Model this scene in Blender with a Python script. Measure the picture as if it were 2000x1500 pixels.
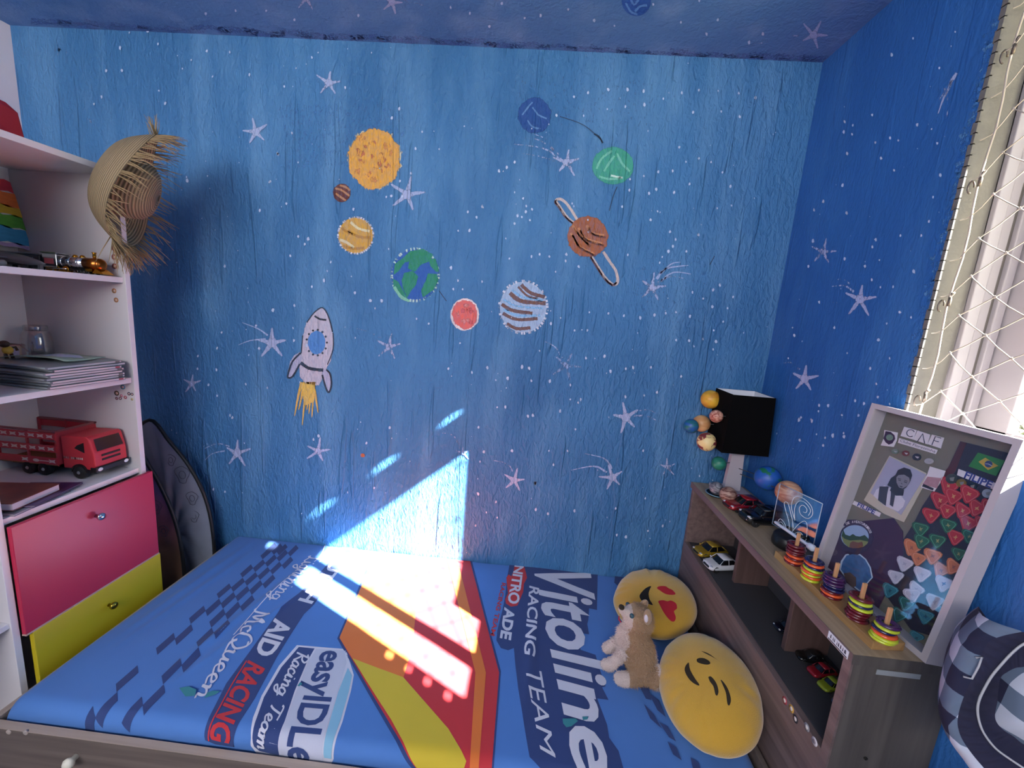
import bpy, bmesh, math, random
from mathutils import Vector, Matrix, noise as mnoise
from mathutils.geometry import tessellate_polygon
random.seed(7)
R = math.radians
V = Vector
for o in list(bpy.data.objects): bpy.data.objects.remove(o, do_unlink=True)
scene = bpy.context.scene
COL = scene.collection

# ---------------------------------------------------------------- camera
F_PX = 784.3
CAM = V((0.0, -1.53, 1.53))
CR = V((0.9952, 0.0606, 0.0764)); CF = V((-0.0478, 0.9844, -0.1688)).normalized()
CR = (CR - CF*CR.dot(CF)).normalized(); CU = CR.cross(CF).normalized()
cam_d = bpy.data.cameras.new('camera'); cam = bpy.data.objects.new('camera', cam_d); COL.objects.link(cam)
cam_d.sensor_width = 36; cam_d.sensor_fit = 'HORIZONTAL'; cam_d.lens = F_PX/2000*36
cam_d.clip_start = .01; cam_d.clip_end = 200
M = Matrix((CR, CU, -CF)).transposed().to_4x4(); M.translation = CAM
cam.matrix_world = M
scene.camera = cam

# ---------------------------------------------------------------- light and exposure
SUN_DIR = V((-1.0, 0.53, -0.842)).normalized()
sun_d = bpy.data.lights.new('sun', 'SUN'); sun = bpy.data.objects.new('sun', sun_d); COL.objects.link(sun)
sun_d.energy = 80.0; sun_d.angle = R(.55); sun_d.color = (1.0, .95, .87)
sun.rotation_euler = SUN_DIR.to_track_quat('-Z', 'Y').to_euler(); sun.location = (4, -3, 5)
world = bpy.data.worlds.new('world'); scene.world = world; world.use_nodes = True
bgn = world.node_tree.nodes['Background']
bgn.inputs[0].default_value = (.93, .96, 1.0, 1); bgn.inputs[1].default_value = 2.2
# added fill lamp behind the camera, brightens the closed room; no source modelled there
ar_d = bpy.data.lights.new('room_fill', 'AREA'); ar = bpy.data.objects.new('room_fill', ar_d); COL.objects.link(ar)
ar_d.shape = 'RECTANGLE'; ar_d.size = 2.2; ar_d.size_y = .7; ar_d.energy = 36; ar_d.color = (1.0, .97, .95)
ar.location = (-.75, -2.8, 2.0); ar.rotation_euler = (R(82), 0, R(-6))
scene.view_settings.view_transform = 'Standard'; scene.view_settings.look = 'None'
scene.view_settings.gamma = 1; scene.view_settings.use_curve_mapping = False
scene.view_settings.exposure = 0.85

# ---------------------------------------------------------------- helpers
def ray(px, py):
    return CR*((px-1000)/F_PX) + CU*((750-py)/F_PX) + CF
def at(px, py, ax, v):
    """the point of the world plane axis=v that the photograph shows at a pixel"""
    d = ray(px, py); return CAM + d*((v-CAM[ax])/d[ax])
def atp(px, py, p0, n):
    d = ray(px, py); return CAM + d*((p0-CAM).dot(n)/d.dot(n))

def srgb(c):
    if isinstance(c, str):
        c = [int(c[i:i+2], 16)/255 for i in (0, 2, 4)]
    return tuple((x/12.92 if x <= .04045 else ((x+.055)/1.055)**2.4) for x in c)
MC = {}
def mat(name, col, rough=.6, metal=0, bump=0, bscale=200, vary=0, vscale=8, spec=None, trans=0, alpha=1, coat=0, sheen=0, stretch=None):
    if name in MC: return MC[name]
    m = bpy.data.materials.new(name); m.use_nodes = True; nt = m.node_tree; N = nt.nodes; L = nt.links
    b = N['Principled BSDF']; c = srgb(col)+(1,)
    b.inputs['Base Color'].default_value = c; b.inputs['Roughness'].default_value = rough
    b.inputs['Metallic'].default_value = metal
    if spec is not None: b.inputs['Specular IOR Level'].default_value = spec
    if trans: b.inputs['Transmission Weight'].default_value = trans
    if alpha < 1: b.inputs['Alpha'].default_value = alpha
    if coat: b.inputs['Coat Weight'].default_value = coat; b.inputs['Coat Roughness'].default_value = .08
    if sheen: b.inputs['Sheen Weight'].default_value = sheen; b.inputs['Sheen Roughness'].default_value = .5
    tc = N.new('ShaderNodeTexCoord'); src = tc.outputs['Object']
    if stretch:
        mp = N.new('ShaderNodeMapping'); mp.inputs['Scale'].default_value = stretch; L.new(src, mp.inputs[0]); src = mp.outputs[0]
    n1 = N.new('ShaderNodeTexNoise'); n1.inputs['Scale'].default_value = vscale; n1.inputs['Detail'].default_value = 4; L.new(src, n1.inputs['Vector'])
    mx = N.new('ShaderNodeMix'); mx.data_type = 'RGBA'
    v = max(vary, .02)
    mx.inputs[6].default_value = tuple(min(1, x*(1-v)) for x in c[:3])+(1,); mx.inputs[7].default_value = tuple(min(1, x*(1+v)) for x in c[:3])+(1,)
    L.new(n1.outputs['Fac'], mx.inputs[0]); L.new(mx.outputs[2], b.inputs['Base Color'])
    if bump:
        n2 = N.new('ShaderNodeTexNoise'); n2.inputs['Scale'].default_value = bscale; n2.inputs['Detail'].default_value = 3
        L.new(src, n2.inputs['Vector'])
        bp = N.new('ShaderNodeBump'); bp.inputs['Strength'].default_value = bump; bp.inputs['Distance'].default_value = .002
        L.new(n2.outputs['Fac'], bp.inputs['Height']); L.new(bp.outputs[0], b.inputs['Normal'])
    MC[name] = m; return m

def wood(name, c1, c2, axis=1, scale=1.0, rough=.55):
    if name in MC: return MC[name]
    m = bpy.data.materials.new(name); m.use_nodes = True; nt = m.node_tree; N = nt.nodes; L = nt.links
    b = N['Principled BSDF']; b.inputs['Roughness'].default_value = rough
    tc = N.new('ShaderNodeTexCoord'); mp = N.new('ShaderNodeMapping'); s = [38*scale]*3; s[axis] = 1.6*scale
    mp.inputs['Scale'].default_value = s; L.new(tc.outputs['Object'], mp.inputs[0])
    n = N.new('ShaderNodeTexNoise'); n.inputs['Scale'].default_value = 1.5; n.inputs['Detail'].default_value = 6; n.inputs['Distortion'].default_value = .4
    L.new(mp.outputs[0], n.inputs['Vector'])
    r = N.new('ShaderNodeValToRGB'); r.color_ramp.elements[0].position = .3; r.color_ramp.elements[1].position = .7
    r.color_ramp.elements[0].color = srgb(c1)+(1,); r.color_ramp.elements[1].color = srgb(c2)+(1,)
    L.new(n.outputs['Fac'], r.inputs[0]); L.new(r.outputs[0], b.inputs['Base Color'])
    bp = N.new('ShaderNodeBump'); bp.inputs['Strength'].default_value = .15; bp.inputs['Distance'].default_value = .001
    L.new(n.outputs['Fac'], bp.inputs['Height']); L.new(bp.outputs[0], b.inputs['Normal'])
    MC[name] = m; return m

class MB:
    def __init__(s, local=False): s.v = []; s.f = []; s.m = []; s.sm = []; s.local = local
    def add(s, vs, fs, mi=0, smooth=False):
        k = len(s.v); s.v += [tuple(v) for v in vs]
        for f in fs: s.f.append(tuple(k+i for i in f)); s.m.append(mi); s.sm.append(smooth)
    def box(s, a, b, mi=0, M=None):
        x0, y0, z0 = a; x1, y1, z1 = b
        vs = [V(p) for p in ((x0,y0,z0),(x1,y0,z0),(x1,y1,z0),(x0,y1,z0),(x0,y0,z1),(x1,y0,z1),(x1,y1,z1),(x0,y1,z1))]
        if M: vs = [M @ v for v in vs]
        s.add(vs, [(0,3,2,1),(4,5,6,7),(0,1,5,4),(1,2,6,5),(2,3,7,6),(3,0,4,7)], mi)
    def lathe(s, prof, c=(0,0,0), ax=(0,0,1), n=24, mi=0, smooth=True, cap=True):
        ax = V(ax).normalized(); q = ax.to_track_quat('Z', 'Y'); c = V(c); vs = []
        for r, z in prof:
            for i in range(n):
                a = 2*math.pi*i/n; vs.append(c + q @ V((r*math.cos(a), r*math.sin(a), z)))
        fs = []
        for j in range(len(prof)-1):
            for i in range(n):
                a = j*n+i; b = j*n+(i+1) % n; fs.append((a, b, b+n, a+n))
        s.add(vs, fs, mi, smooth)
        if cap:
            for j in (0, len(prof)-1):
                if prof[j][0] > 1e-5:
                    k = len(s.v)-len(prof)*n+j*n; f = list(range(k, k+n))
                    s.f.append(tuple(f if j else f[::-1])); s.m.append(mi); s.sm.append(False)
    def tube(s, pts, r, n=8, mi=0, closed=False, cap=True):
        pts = [V(p) for p in pts]; m = len(pts); vs = []; up = None
        rr = r if isinstance(r, (list, tuple)) else [r]*m
        for i, p in enumerate(pts):
            t = (pts[(i+1) % m]-pts[i-1]) if closed else (pts[min(i+1, m-1)]-pts[max(i-1, 0)])
            if t.length < 1e-9: t = V((0, 0, 1))
            t.normalize()
            if up is None:
                up = V((0, 0, 1)) if abs(t.z) < .9 else V((1, 0, 0))
            a = t.cross(up); 
            if a.length < 1e-6: a = t.orthogonal()
            a.normalize(); up = a.cross(t).normalized()
            for k in range(n):
                g = 2*math.pi*k/n; vs.append(p + (a*math.cos(g)+up*math.sin(g))*rr[i])
        fs = []
        for i in range(m if closed else m-1):
            for k in range(n):
                a = i*n+k; b = i*n+(k+1) % n; c = ((i+1) % m)*n
                fs.append((a, b, c+(k+1) % n, c+k))
        s.add(vs, fs, mi, True)
        if cap and not closed:
            k = len(s.v)-m*n
            s.f.append(tuple(range(k+n-1, k-1, -1))); s.m.append(mi); s.sm.append(False)
            s.f.append(tuple(range(k+(m-1)*n, k+m*n))); s.m.append(mi); s.sm.append(False)
    def ball(s, c, r, mi=0, nu=20, nv=12, M=None, disp=None):
        c = V(c); r = r if isinstance(r, (tuple, list)) else (r,)*3; vs = []
        for j in range(nv+1):
            t = math.pi*j/nv
            for i in range(nu):
                a = 2*math.pi*i/nu; d = V((math.sin(t)*math.cos(a), math.sin(t)*math.sin(a), math.cos(t)))
                k = 1+(disp(d) if disp else 0)
                p = V((d.x*r[0]*k, d.y*r[1]*k, d.z*r[2]*k))
                if M: p = M @ p
                vs.append(c+p)
        fs = []
        for j in range(nv):
            for i in range(nu):
                a = j*nu+i; b = j*nu+(i+1) % nu; fs.append((a, a+nu, b+nu, b))
        s.add(vs, fs, mi, True)
    def poly(s, pts, mi=0):
        """flat (possibly concave) polygon given in 3D"""
        pts = [V(p) for p in pts]
        s.add(pts, tessellate_polygon([pts]), mi)
    def prism(s, pts, d, mi=0):
        pts = [V(p) for p in pts]; d = V(d); n = len(pts); tr = tessellate_polygon([pts])
        fs = [t[::-1] for t in tr]+[tuple(n+i for i in t) for t in tr]+[(i, (i+1) % n, n+(i+1) % n, n+i) for i in range(n)]
        s.add(pts+[p+d for p in pts], fs, mi)
    def loft(s, secs, mi=0, smooth=True, cap=True, closed=True):
        n = len(secs[0]); vs = [p for q in secs for p in q]; fs = []
        for j in range(len(secs)-1):
            for i in range(n if closed else n-1):
                a = j*n+i; b = j*n+(i+1) % n; fs.append((a, b, b+n, a+n))
        if cap and closed: fs.append(tuple(range(n-1, -1, -1))); fs.append(tuple((len(secs)-1)*n+i for i in range(n)))
        s.add(vs, fs, mi, smooth)
    def build(s, name, mats, parent=None, kind=None, bevel=0, sub=0, loc=None, bseg=2):
        me = bpy.data.meshes.new(name); 
        o = loc or (0, 0, 0)
        me.from_pydata([(v[0]-o[0], v[1]-o[1], v[2]-o[2]) for v in s.v], [], s.f)
        if not isinstance(mats, (list, tuple)): mats = [mats]
        for m in mats: me.materials.append(m)
        me.polygons.foreach_set('material_index', s.m); me.polygons.foreach_set('use_smooth', s.sm)
        bm = bmesh.new(); bm.from_mesh(me); bmesh.ops.remove_doubles(bm, verts=bm.verts, dist=1e-6)
        bmesh.ops.recalc_face_normals(bm, faces=bm.faces); bm.to_mesh(me); bm.free()
        ob = bpy.data.objects.new(name, me); COL.objects.link(ob)
        if loc: ob.location = loc
        if parent is not None:
            ob.parent = parent
            if not loc and not s.local: ob.matrix_parent_inverse = parent.matrix_basis.inverted()
        if kind: ob['kind'] = kind
        if bevel:
            bv = ob.modifiers.new('bevel', 'BEVEL'); bv.width = bevel; bv.segments = bseg; bv.limit_method = 'ANGLE'; bv.angle_limit = R(40)
        if sub:
            sb = ob.modifiers.new('sub', 'SUBSURF'); sb.levels = sb.render_levels = sub
        return ob

def tag(o, label, cat, group=None):
    o['label'] = label; o['category'] = cat
    if group: o['group'] = group
    return o
def thing(name, label, cat, loc=(0, 0, 0), group=None, rotz=0):
    e = bpy.data.objects.new(name, None); COL.objects.link(e); e.location = loc; e.rotation_euler = (0, 0, rotz)
    e.empty_display_size = .02
    return tag(e, label, cat, group)
def copy_tree(o, parent=None):
    c = o.copy(); COL.objects.link(c)
    if parent is not None: c.parent = parent
    for ch in list(o.children): copy_tree(ch, c)
    return c

_tc = {}
def text_mesh(body, shear=0, offset=0, spacing=1):
    k = (body, shear, offset, spacing)
    if k in _tc: return _tc[k]
    cu = bpy.data.curves.new('t', 'FONT'); cu.body = body; cu.shear = shear; cu.offset = offset; cu.space_character = spacing
    cu.resolution_u = 3
    ob = bpy.data.objects.new('t', cu); COL.objects.link(ob)
    dg = bpy.context.evaluated_depsgraph_get(); me = ob.evaluated_get(dg).to_mesh()
    vs = [V((v.co.x, v.co.y)) for v in me.vertices]; fs = [tuple(p.vertices) for p in me.polygons]
    ob.evaluated_get(dg).to_mesh_clear(); bpy.data.objects.remove(ob)
    x0 = min(v.x for v in vs); x1 = max(v.x for v in vs); y0 = min(v.y for v in vs); y1 = max(v.y for v in vs)
    vs = [((v.x-x0)/(x1-x0), (v.y-y0)/(y1-y0)) for v in vs]
    _tc[k] = (vs, fs); return _tc[k]
def quadmap(q, u, v):
    a, b, c, d = q   # start-base, end-base, end-cap, start-cap
    return (a*(1-u)+b*u)*(1-v)+(d*(1-u)+c*u)*v

# cursive hand-lettering: each glyph is a polyline in a unit box (x advance about .5, x-height .5)
GL = {'L': [[(.5,.95),(.35,1),(.25,.85),(.22,.4),(.1,.05),(.0,.1),(.2,.12),(.45,0),(.6,.1)]],
 'i': [[(0,.05),(.12,.5),(.1,.1),(.2,0),(.3,.1)],[(.14,.68),(.16,.74)]],
 'g': [[(.35,.42),(.18,.5),(.05,.25),(.15,.02),(.33,.2),(.38,.5),(.33,-.2),(.15,-.4),(.02,-.25),(.3,-.05),(.5,.1)]],
 'h': [[(0,.05),(.2,.7),(.22,.98),(.1,.9),(.08,.0),(.15,.35),(.3,.5),(.36,.35),(.36,.05),(.5,.1)]],
 't': [[(0,.1),(.15,.85),(.12,.1),(.22,0),(.34,.1)],[(0,.62),(.3,.64)]],
 'n': [[(0,.4),(.08,.48),(.08,0),(.12,.32),(.28,.5),(.34,.35),(.34,.05),(.46,.1)]],
 'M': [[(0,.05),(.12,.1),(.22,.95),(.36,.15),(.56,.97),(.6,.1),(.75,.02)]],
 'c': [[(.32,.42),(.18,.5),(.05,.25),(.16,.0),(.38,.12)]],
 'Q': [[(.5,.9),(.28,1),(.05,.6),(.12,.1),(.4,.0),(.62,.4),(.5,.88),(.3,.85)],[(.3,.2),(.5,-.05),(.8,-.02)]],
 'u': [[(0,.4),(.07,.5),(.07,.1),(.2,0),(.32,.2),(.36,.5),(.36,.06),(.48,.1)]],
 'e': [[(0,.1),(.25,.3),(.26,.46),(.14,.5),(.04,.25),(.16,0),(.38,.12)]],
 'R': [[(.12,.0),(.16,.95)],[(.0,.8),(.25,1),(.5,.85),(.4,.58),(.18,.5),(.35,.3),(.6,.0)]],
 'a': [[(.34,.42),(.18,.5),(.05,.25),(.14,.02),(.3,.15),(.36,.5),(.36,.05),(.48,.1)]],
 'T': [[(0,.8),(.1,.95),(.7,.92)],[(.38,.93),(.3,.3),(.2,.02)]],
 'm': [[(0,.4),(.07,.48),(.07,0),(.12,.35),(.24,.5),(.29,.3),(.29,0),(.34,.35),(.46,.5),(.51,.3),(.51,.05),(.6,.1)]]}
GW = {'L':.55,'i':.3,'g':.48,'h':.48,'t':.34,'n':.44,'M':.75,'c':.36,'Q':.7,'u':.46,'e':.36,'R':.55,'a':.46,'T':.55,'m':.6,' ':.35}
def smoothline(p, n=5):
    out = []; m = len(p)
    for i in range(m-1):
        p0 = V(p[max(i-1, 0)]); p1 = V(p[i]); p2 = V(p[i+1]); p3 = V(p[min(i+2, m-1)])
        for k in range(n):
            t = k/n
            out.append(.5*((2*p1)+(p2-p0)*t+(2*p0-5*p1+4*p2-p3)*t*t+(3*p1-p0-3*p2+p3)*t**3))
    out.append(V(p[-1])); return out
def strip2d(line, w):
    """polyline (2D vectors) to a strip of quads"""
    vs = []; fs = []; m = len(line)
    ws = w if isinstance(w, list) else [w]*m
    for i, p in enumerate(line):
        t = V(line[min(i+1, m-1)])-V(line[max(i-1, 0)]); t = t.normalized() if t.length > 1e-9 else V((1, 0)); n = V((-t.y, t.x))
        vs += [V(p)+n*ws[i]/2, V(p)-n*ws[i]/2]
    for i in range(m-1): fs.append((2*i, 2*i+1, 2*i+3, 2*i+2))
    return vs, fs
def script_mesh(body, w=.08):
    vs = []; fs = []; x = 0
    for ch in body:
        for st in GL.get(ch, []):
            a, b = strip2d(smoothline([(q[0]+x, q[1]) for q in st]), w)
            k = len(vs); vs += a; fs += [tuple(k+i for i in f) for f in b]
        x += GW.get(ch, .4)
    return [(v.x/x, v.y) for v in vs], fs

# ================================================================= painted walls
def paint_material(name, base, dark, light, bump=.9, bscale=60, smallz=.42):
    m = bpy.data.materials.new(name); m.use_nodes = True; nt = m.node_tree; N = nt.nodes; L = nt.links
    b = N['Principled BSDF']; b.inputs['Roughness'].default_value = .62; b.inputs['Specular IOR Level'].default_value = .35
    tc = N.new('ShaderNodeTexCoord'); O = tc.outputs['Object']
    def noise(scale, det, st=(1, 1, 1), dist=0):
        mp = N.new('ShaderNodeMapping'); mp.inputs['Scale'].default_value = st; L.new(O, mp.inputs[0])
        n = N.new('ShaderNodeTexNoise'); n.inputs['Scale'].default_value = scale; n.inputs['Detail'].default_value = det
        n.inputs['Distortion'].default_value = dist; L.new(mp.outputs[0], n.inputs['Vector']); return n.outputs['Fac']
    def ramp(f, p0, p1, c0, c1):
        r = N.new('ShaderNodeValToRGB'); e = r.color_ramp.elements; e[0].position = p0; e[1].position = p1
        e[0].color = c0; e[1].color = c1; L.new(f, r.inputs[0]); return r.outputs[0]
    def mixc(f, a, c):
        x = N.new('ShaderNodeMix'); x.data_type = 'RGBA'; L.new(f, x.inputs[0])
        for i, q in ((6, a), (7, c)):
            if isinstance(q, tuple): x.inputs[i].default_value = q
            else: L.new(q, x.inputs[i])
        return x.outputs[2]
    def mth(op, a, c, cl=False):
        x = N.new('ShaderNodeMath'); x.operation = op; x.use_clamp = cl
        for i, q in ((0, a), (1, c)):
            if isinstance(q, (int, float)): x.inputs[i].default_value = q
            else: L.new(q, x.inputs[i])
        return x.outputs[0]
    big = noise(1.7, 5, (1, 1, .7), .6); roller = noise(2.6, 4, (2.6, 2.6, .45), .2); streak = noise(9, 5, (1, 1, .35))
    c = mixc(ramp(big, .32, .68, (0, 0, 0, 1), (1, 1, 1, 1)), srgb(dark)+(1,), srgb(base)+(1,))
    c = mixc(mth('MULTIPLY', ramp(roller, .5, .72, (0, 0, 0, 1), (1, 1, 1, 1)), .55), c, srgb(light)+(1,))
    c = mixc(mth('MULTIPLY', ramp(streak, .55, .8, (0, 0, 0, 1), (1, 1, 1, 1)), .35), c, srgb(light)+(1,))
    fine = noise(130, 3, (1, 1, smallz)); fine2 = noise(420, 2)
    at_ = N.new('ShaderNodeAttribute'); at_.attribute_name = 'paint'
    cov = mth('ADD', mth('MULTIPLY', at_.outputs['Alpha'], 2.1), mth('MULTIPLY', mth('ADD', mth('MULTIPLY', fine, .75), mth('MULTIPLY', fine2, .25)), 2.6))
    cov = mth('MULTIPLY', mth('SUBTRACT', cov, 2.15), 3.5, True)
    hs = mixc(mth('MULTIPLY', ramp(fine, .35, .65, (0, 0, 0, 1), (1, 1, 1, 1)), .22), at_.outputs['Color'], c)
    gate = mth('GREATER_THAN', at_.outputs['Alpha'], .01)
    c = mixc(gate, c, hs)
    L.new(mth('ADD', mth('MULTIPLY', cov, gate), mth('SUBTRACT', 1.0, gate)), b.inputs['Alpha'])
    L.new(c, b.inputs['Base Color'])
    lump = noise(bscale, 3, (1, 1, smallz), .8); seams = noise(7, 2, (3.2, 3.2, .25))
    h = mth('ADD', mth('ADD', lump, mth('MULTIPLY', fine, .35)), mth('MULTIPLY', ramp(seams, .62, .66, (0, 0, 0, 1), (1, 1, 1, 1)), .5))
    bp = N.new('ShaderNodeBump'); bp.inputs['Strength'].default_value = bump; bp.inputs['Distance'].default_value = .010
    L.new(h, bp.inputs['Height']); L.new(bp.outputs[0], b.inputs['Normal'])
    return m
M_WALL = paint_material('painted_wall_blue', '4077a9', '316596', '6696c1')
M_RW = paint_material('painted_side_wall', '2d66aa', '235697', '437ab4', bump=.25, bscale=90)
M_CEIL = paint_material('painted_ceiling_blue', '5882b4', '4671a6', '7b9ac4', bump=.2)

class Mural:
    """a wall sheet whose painted figures are part of the same mesh (attribute 'paint' = colour and coverage)"""
    def __init__(s, ax, v, nrm): s.ax = ax; s.val = v; s.n = V(nrm); s.v = []; s.f = []; s.c = []; s.k = 0
    def pt(s, x, y): return at(x, y, s.ax, s.val) + s.n*(.0005+.00003*s.k)
    def quad(s, pts):
        k = len(s.v); s.v += pts; s.c += [(0, 0, 0, 0)]*len(pts); s.f.append(tuple(range(k, k+len(pts))))
    def blob(s, pts, col, a=1.0, feather=5, a_in=None):
        """pixel polygon; feathered outward"""
        s.k += 1; c = srgb(col); n = len(pts); P = [V(p) for p in pts]
        ar = sum(P[i].x*P[(i+1) % n].y-P[(i+1) % n].x*P[i].y for i in range(n)); sg = 1 if ar > 0 else -1
        outer = []; inner = []
        for i in range(n):
            t = (P[(i+1) % n]-P[i-1]); t = t.normalized() if t.length > 0 else V((1, 0)); nn = V((t.y, -t.x))*sg
            outer.append(P[i]+nn*feather); inner.append(P[i]-nn*feather*.5)
        k = len(s.v)
        s.v += [s.pt(*p) for p in inner]+[s.pt(*p) for p in outer]
        s.c += [c+(a,)]*n+[c+(.02,)]*n
        for t in tessellate_polygon([[V((p.x, p.y, 0)) for p in inner]]): s.f.append(tuple(k+i for i in t))
        for i in range(n): j = (i+1) % n; s.f.append((k+i, k+j, k+n+j, k+n+i))
    def stroke(s, pts, w, col, a=1.0, taper=True):
        k0 = s.k; s.k += .5; c = srgb(col); L = smoothline(pts, 4) if len(pts) > 2 else [V(pts[0]), (V(pts[0])+V(pts[1]))/2, V(pts[1])]
        m = len(L); k = len(s.v)
        for i, p in enumerate(L):
            t = L[min(i+1, m-1)]-L[max(i-1, 0)]; t = t.normalized() if t.length > 1e-6 else V((1, 0)); n = V((-t.y, t.x))
            ww = w*(1-.75*i/(m-1) if taper else 1); aa = a*(.6 if (taper and i == m-1) else 1)
            for q, al in ((-1, .02), (-.35, aa), (.35, aa), (1, .02)):
                s.v.append(s.pt(*(p+n*ww*q))); s.c.append(c+(al,))
        for i in range(m-1):
            for q in range(3): a0 = k+i*4+q; s.f.append((a0, a0+1, a0+5, a0+4))
        s.k = k0
    def star(s, x, y, r, rot=0, col='c3cbe3', a=.7, sq=1.0):
        for i in range(5):
            g = R(-90+72*i+rot+random.uniform(-7, 7)); L = r*random.uniform(.85, 1.15)
            s.stroke([(x, y), (x+L*.5*math.cos(g), y+L*.5*math.sin(g)*sq), (x+L*math.cos(g), y+L*math.sin(g)*sq)], r*.28, col, a*.95)
        s.blob([(x+r*.3*math.cos(R(t)), y+r*.3*math.sin(R(t))) for t in range(0, 360, 60)], col, a, r*.15)
    def dot(s, x, y, r=3.2, col='bccbe6', a=1.0):
        k = len(s.v); c = srgb(col); n = 7; ph = random.random()*6
        s.v.append(s.pt(x, y)); s.c.append(c+(a*1.3,))
        for i in range(n):
            g = ph+2*math.pi*i/n; q = r*random.uniform(.8, 1.35); s.v.append(s.pt(x+q*.8*math.cos(g), y+q*1.15*math.sin(g))); s.c.append(c+(0.12*a,))
        for i in range(n): s.f.append((k, k+1+i, k+1+(i+1) % n))
    def disc(s, x, y, rx, ry, col, a=1.0, feather=4, rot=0, n=28, jag=0.0):
        s.blob([(x+rx*math.cos(t)*(1+random.uniform(-jag, jag)), y+ry*math.sin(t)*(1+random.uniform(-jag, jag))) for t in [2*math.pi*i/n for i in range(n)]], col, a, feather)
    def build(s, name, m):
        me = bpy.data.meshes.new(name); me.from_pydata([tuple(v) for v in s.v], [], s.f); me.materials.append(m)
        at_ = me.attributes.new('paint', 'FLOAT_COLOR', 'POINT')
        at_.data.foreach_set('color', [x for c in s.c for x in c])
        # face the room
        me.update()
        bm = bmesh.new(); bm.from_mesh(me)
        fl = [f for f in bm.faces if f.normal.dot(s.n) < 0]; bmesh.ops.reverse_faces(bm, faces=fl); bm.to_mesh(me); bm.free()
        ob = bpy.data.objects.new(name, me); COL.objects.link(ob); ob['kind'] = 'structure'; return ob

YN = -2.9      # where the modelled room ends, behind the camera
ZC = 2.42; XR = .86; XL = -1.985
WY0, WY1, WZ0, WZ1 = -1.95, -.580, 1.317, 2.31    # window opening

# ---- back wall
W = Mural(1, 0.0, (0, -1, 0))
W.quad([V((XL, 0, 0)), V((XR, 0, 0)), V((XR, 0, ZC)), V((XL, 0, ZC))])
for (x, y) in [(905, 885), (430, 250)]: pass
# faint roller patches
for p, c, a in [([(540,190),(790,200),(800,330),(560,340)], '4a7fbe', .35), ([(1000,130),(1300,150),(1280,260),(1010,240)], '5b87b8', .3), ([(300,420),(420,430),(400,560),(300,560)], '4c86c4', .3), ([(1240,500),(1400,480),(1380,640),(1230,640)], '4f8ccb', .3)]:
    W.blob(p, c, a, 30)
random.seed(11)
# planets
def ring_white(x, y, rx, ry, a=.75, col='c9cfe0'):
    for i in range(46):
        t = 2*math.pi*i/46+random.uniform(-.05, .05)
        W.stroke([(x+rx*.96*math.cos(t), y+ry*.96*math.sin(t)), (x+rx*1.07*math.cos(t), y+ry*1.07*math.sin(t))], 3.4, col, a*random.uniform(.5, 1.1), False)
W.disc(731, 311, 54, 61, 'd9d3b4', .5, 7, jag=.05); W.disc(731, 311, 49, 57, 'd99f3c', 1, 7, jag=.05)
for x, y, r in [(705,300,9),(708,315,7),(727,305,6),(748,312,8),(745,300,5),(729,280,8),(715,285,5),(757,325,7),(735,328,5),(722,341,8),(747,335,6),(700,292,5),(742,320,6)]:
    W.disc(x, y, r, r*.9, 'cc6a34', .45, 6, jag=.15)
for x, y in [(730,350),(700,335),(760,300),(755,285),(705,270)]: W.disc(x, y, 9, 8, 'd98a35', .45, 7, jag=.1)
W.disc(668, 377, 16, 17, '5f2a16', 1.1, 3); 
for pts in ([(655,368),(668,372),(683,383)], [(656,378),(664,384),(676,392)], [(664,362),(676,366),(684,372)]): W.stroke(pts, 3, 'b07c50', .9, False)
W.disc(695, 460, 33, 34, 'c99a3c', 1.1, 4); ring_white(695, 460, 34, 35)
for pts in ([(685,434),(700,446),(722,452)], [(664,468),(678,474),(692,484)]): W.stroke(pts, 4, 'd8cca4', .85, False)
for pts in ([(680,450),(700,462),(724,464)], [(670,480),(690,486),(712,484)], [(668,445),(676,452),(690,458)]): W.stroke(pts, 4, 'b07f2c', .7, False)
W.disc(811, 537, 45, 49, '2557a8', 1.1, 4); ring_white(811, 537, 45, 50, .7, 'b8d6d0')
for p in ([(788,505),(800,492),(826,487),(845,498),(838,510),(822,516),(810,530),(798,524),(800,510),(790,512),(780,526),(770,536),(772,516)],
          [(838,506),(850,506),(857,530),(852,530),(842,520)], [(790,534),(806,530),(816,540),(812,556),(800,570),(796,580),(788,562),(786,548)],
          [(768,545),(778,552),(790,574),(800,588),(784,580),(770,562)], [(836,535),(852,536),(856,546),(846,566),(826,580),(824,566),(832,550)]):
    W.blob(p, '23835f', 1.15, 2.5)
W.stroke([(770,560),(784,580),(800,588)], 5, '7fbfa0', .7, False)
W.disc(908, 614, 27, 31, 'e3d6d8', 1, 3, jag=.03); W.disc(908, 614, 23, 27, 'd9655c', 1.1, 4, jag=.05)
for i in range(9): W.disc(908+random.uniform(-15, 15), 614+random.uniform(-18, 18), 5, 5, random.choice(['cf5148', 'e08a80']), .5, 4)
W.disc(1022, 600, 45, 49, '9cb4d2', 1.0, 4); ring_white(1022, 600, 46, 50, .8)
for pts, w in ([[(1018,556),(1036,572),(1064,580)],5],[[(996,572),(1018,588),(1066,592)],6],[[(980,594),(1000,606),(1040,612)],5],[[(982,612),(1010,624),(1050,622)],4.5],[[(990,632),(1010,642),(1036,640)],4.5],[[(1012,560),(1030,578),(1050,583)],3]): W.stroke(pts, w, '6e4b3d', .95, False)
for pts in ([(1000,566),(1020,580),(1060,587)],[(984,585),(1010,598),(1060,602)],[(984,604),(1010,616),(1055,616)]): W.stroke(pts, 4, '7fb4e0', .6, False)
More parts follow.
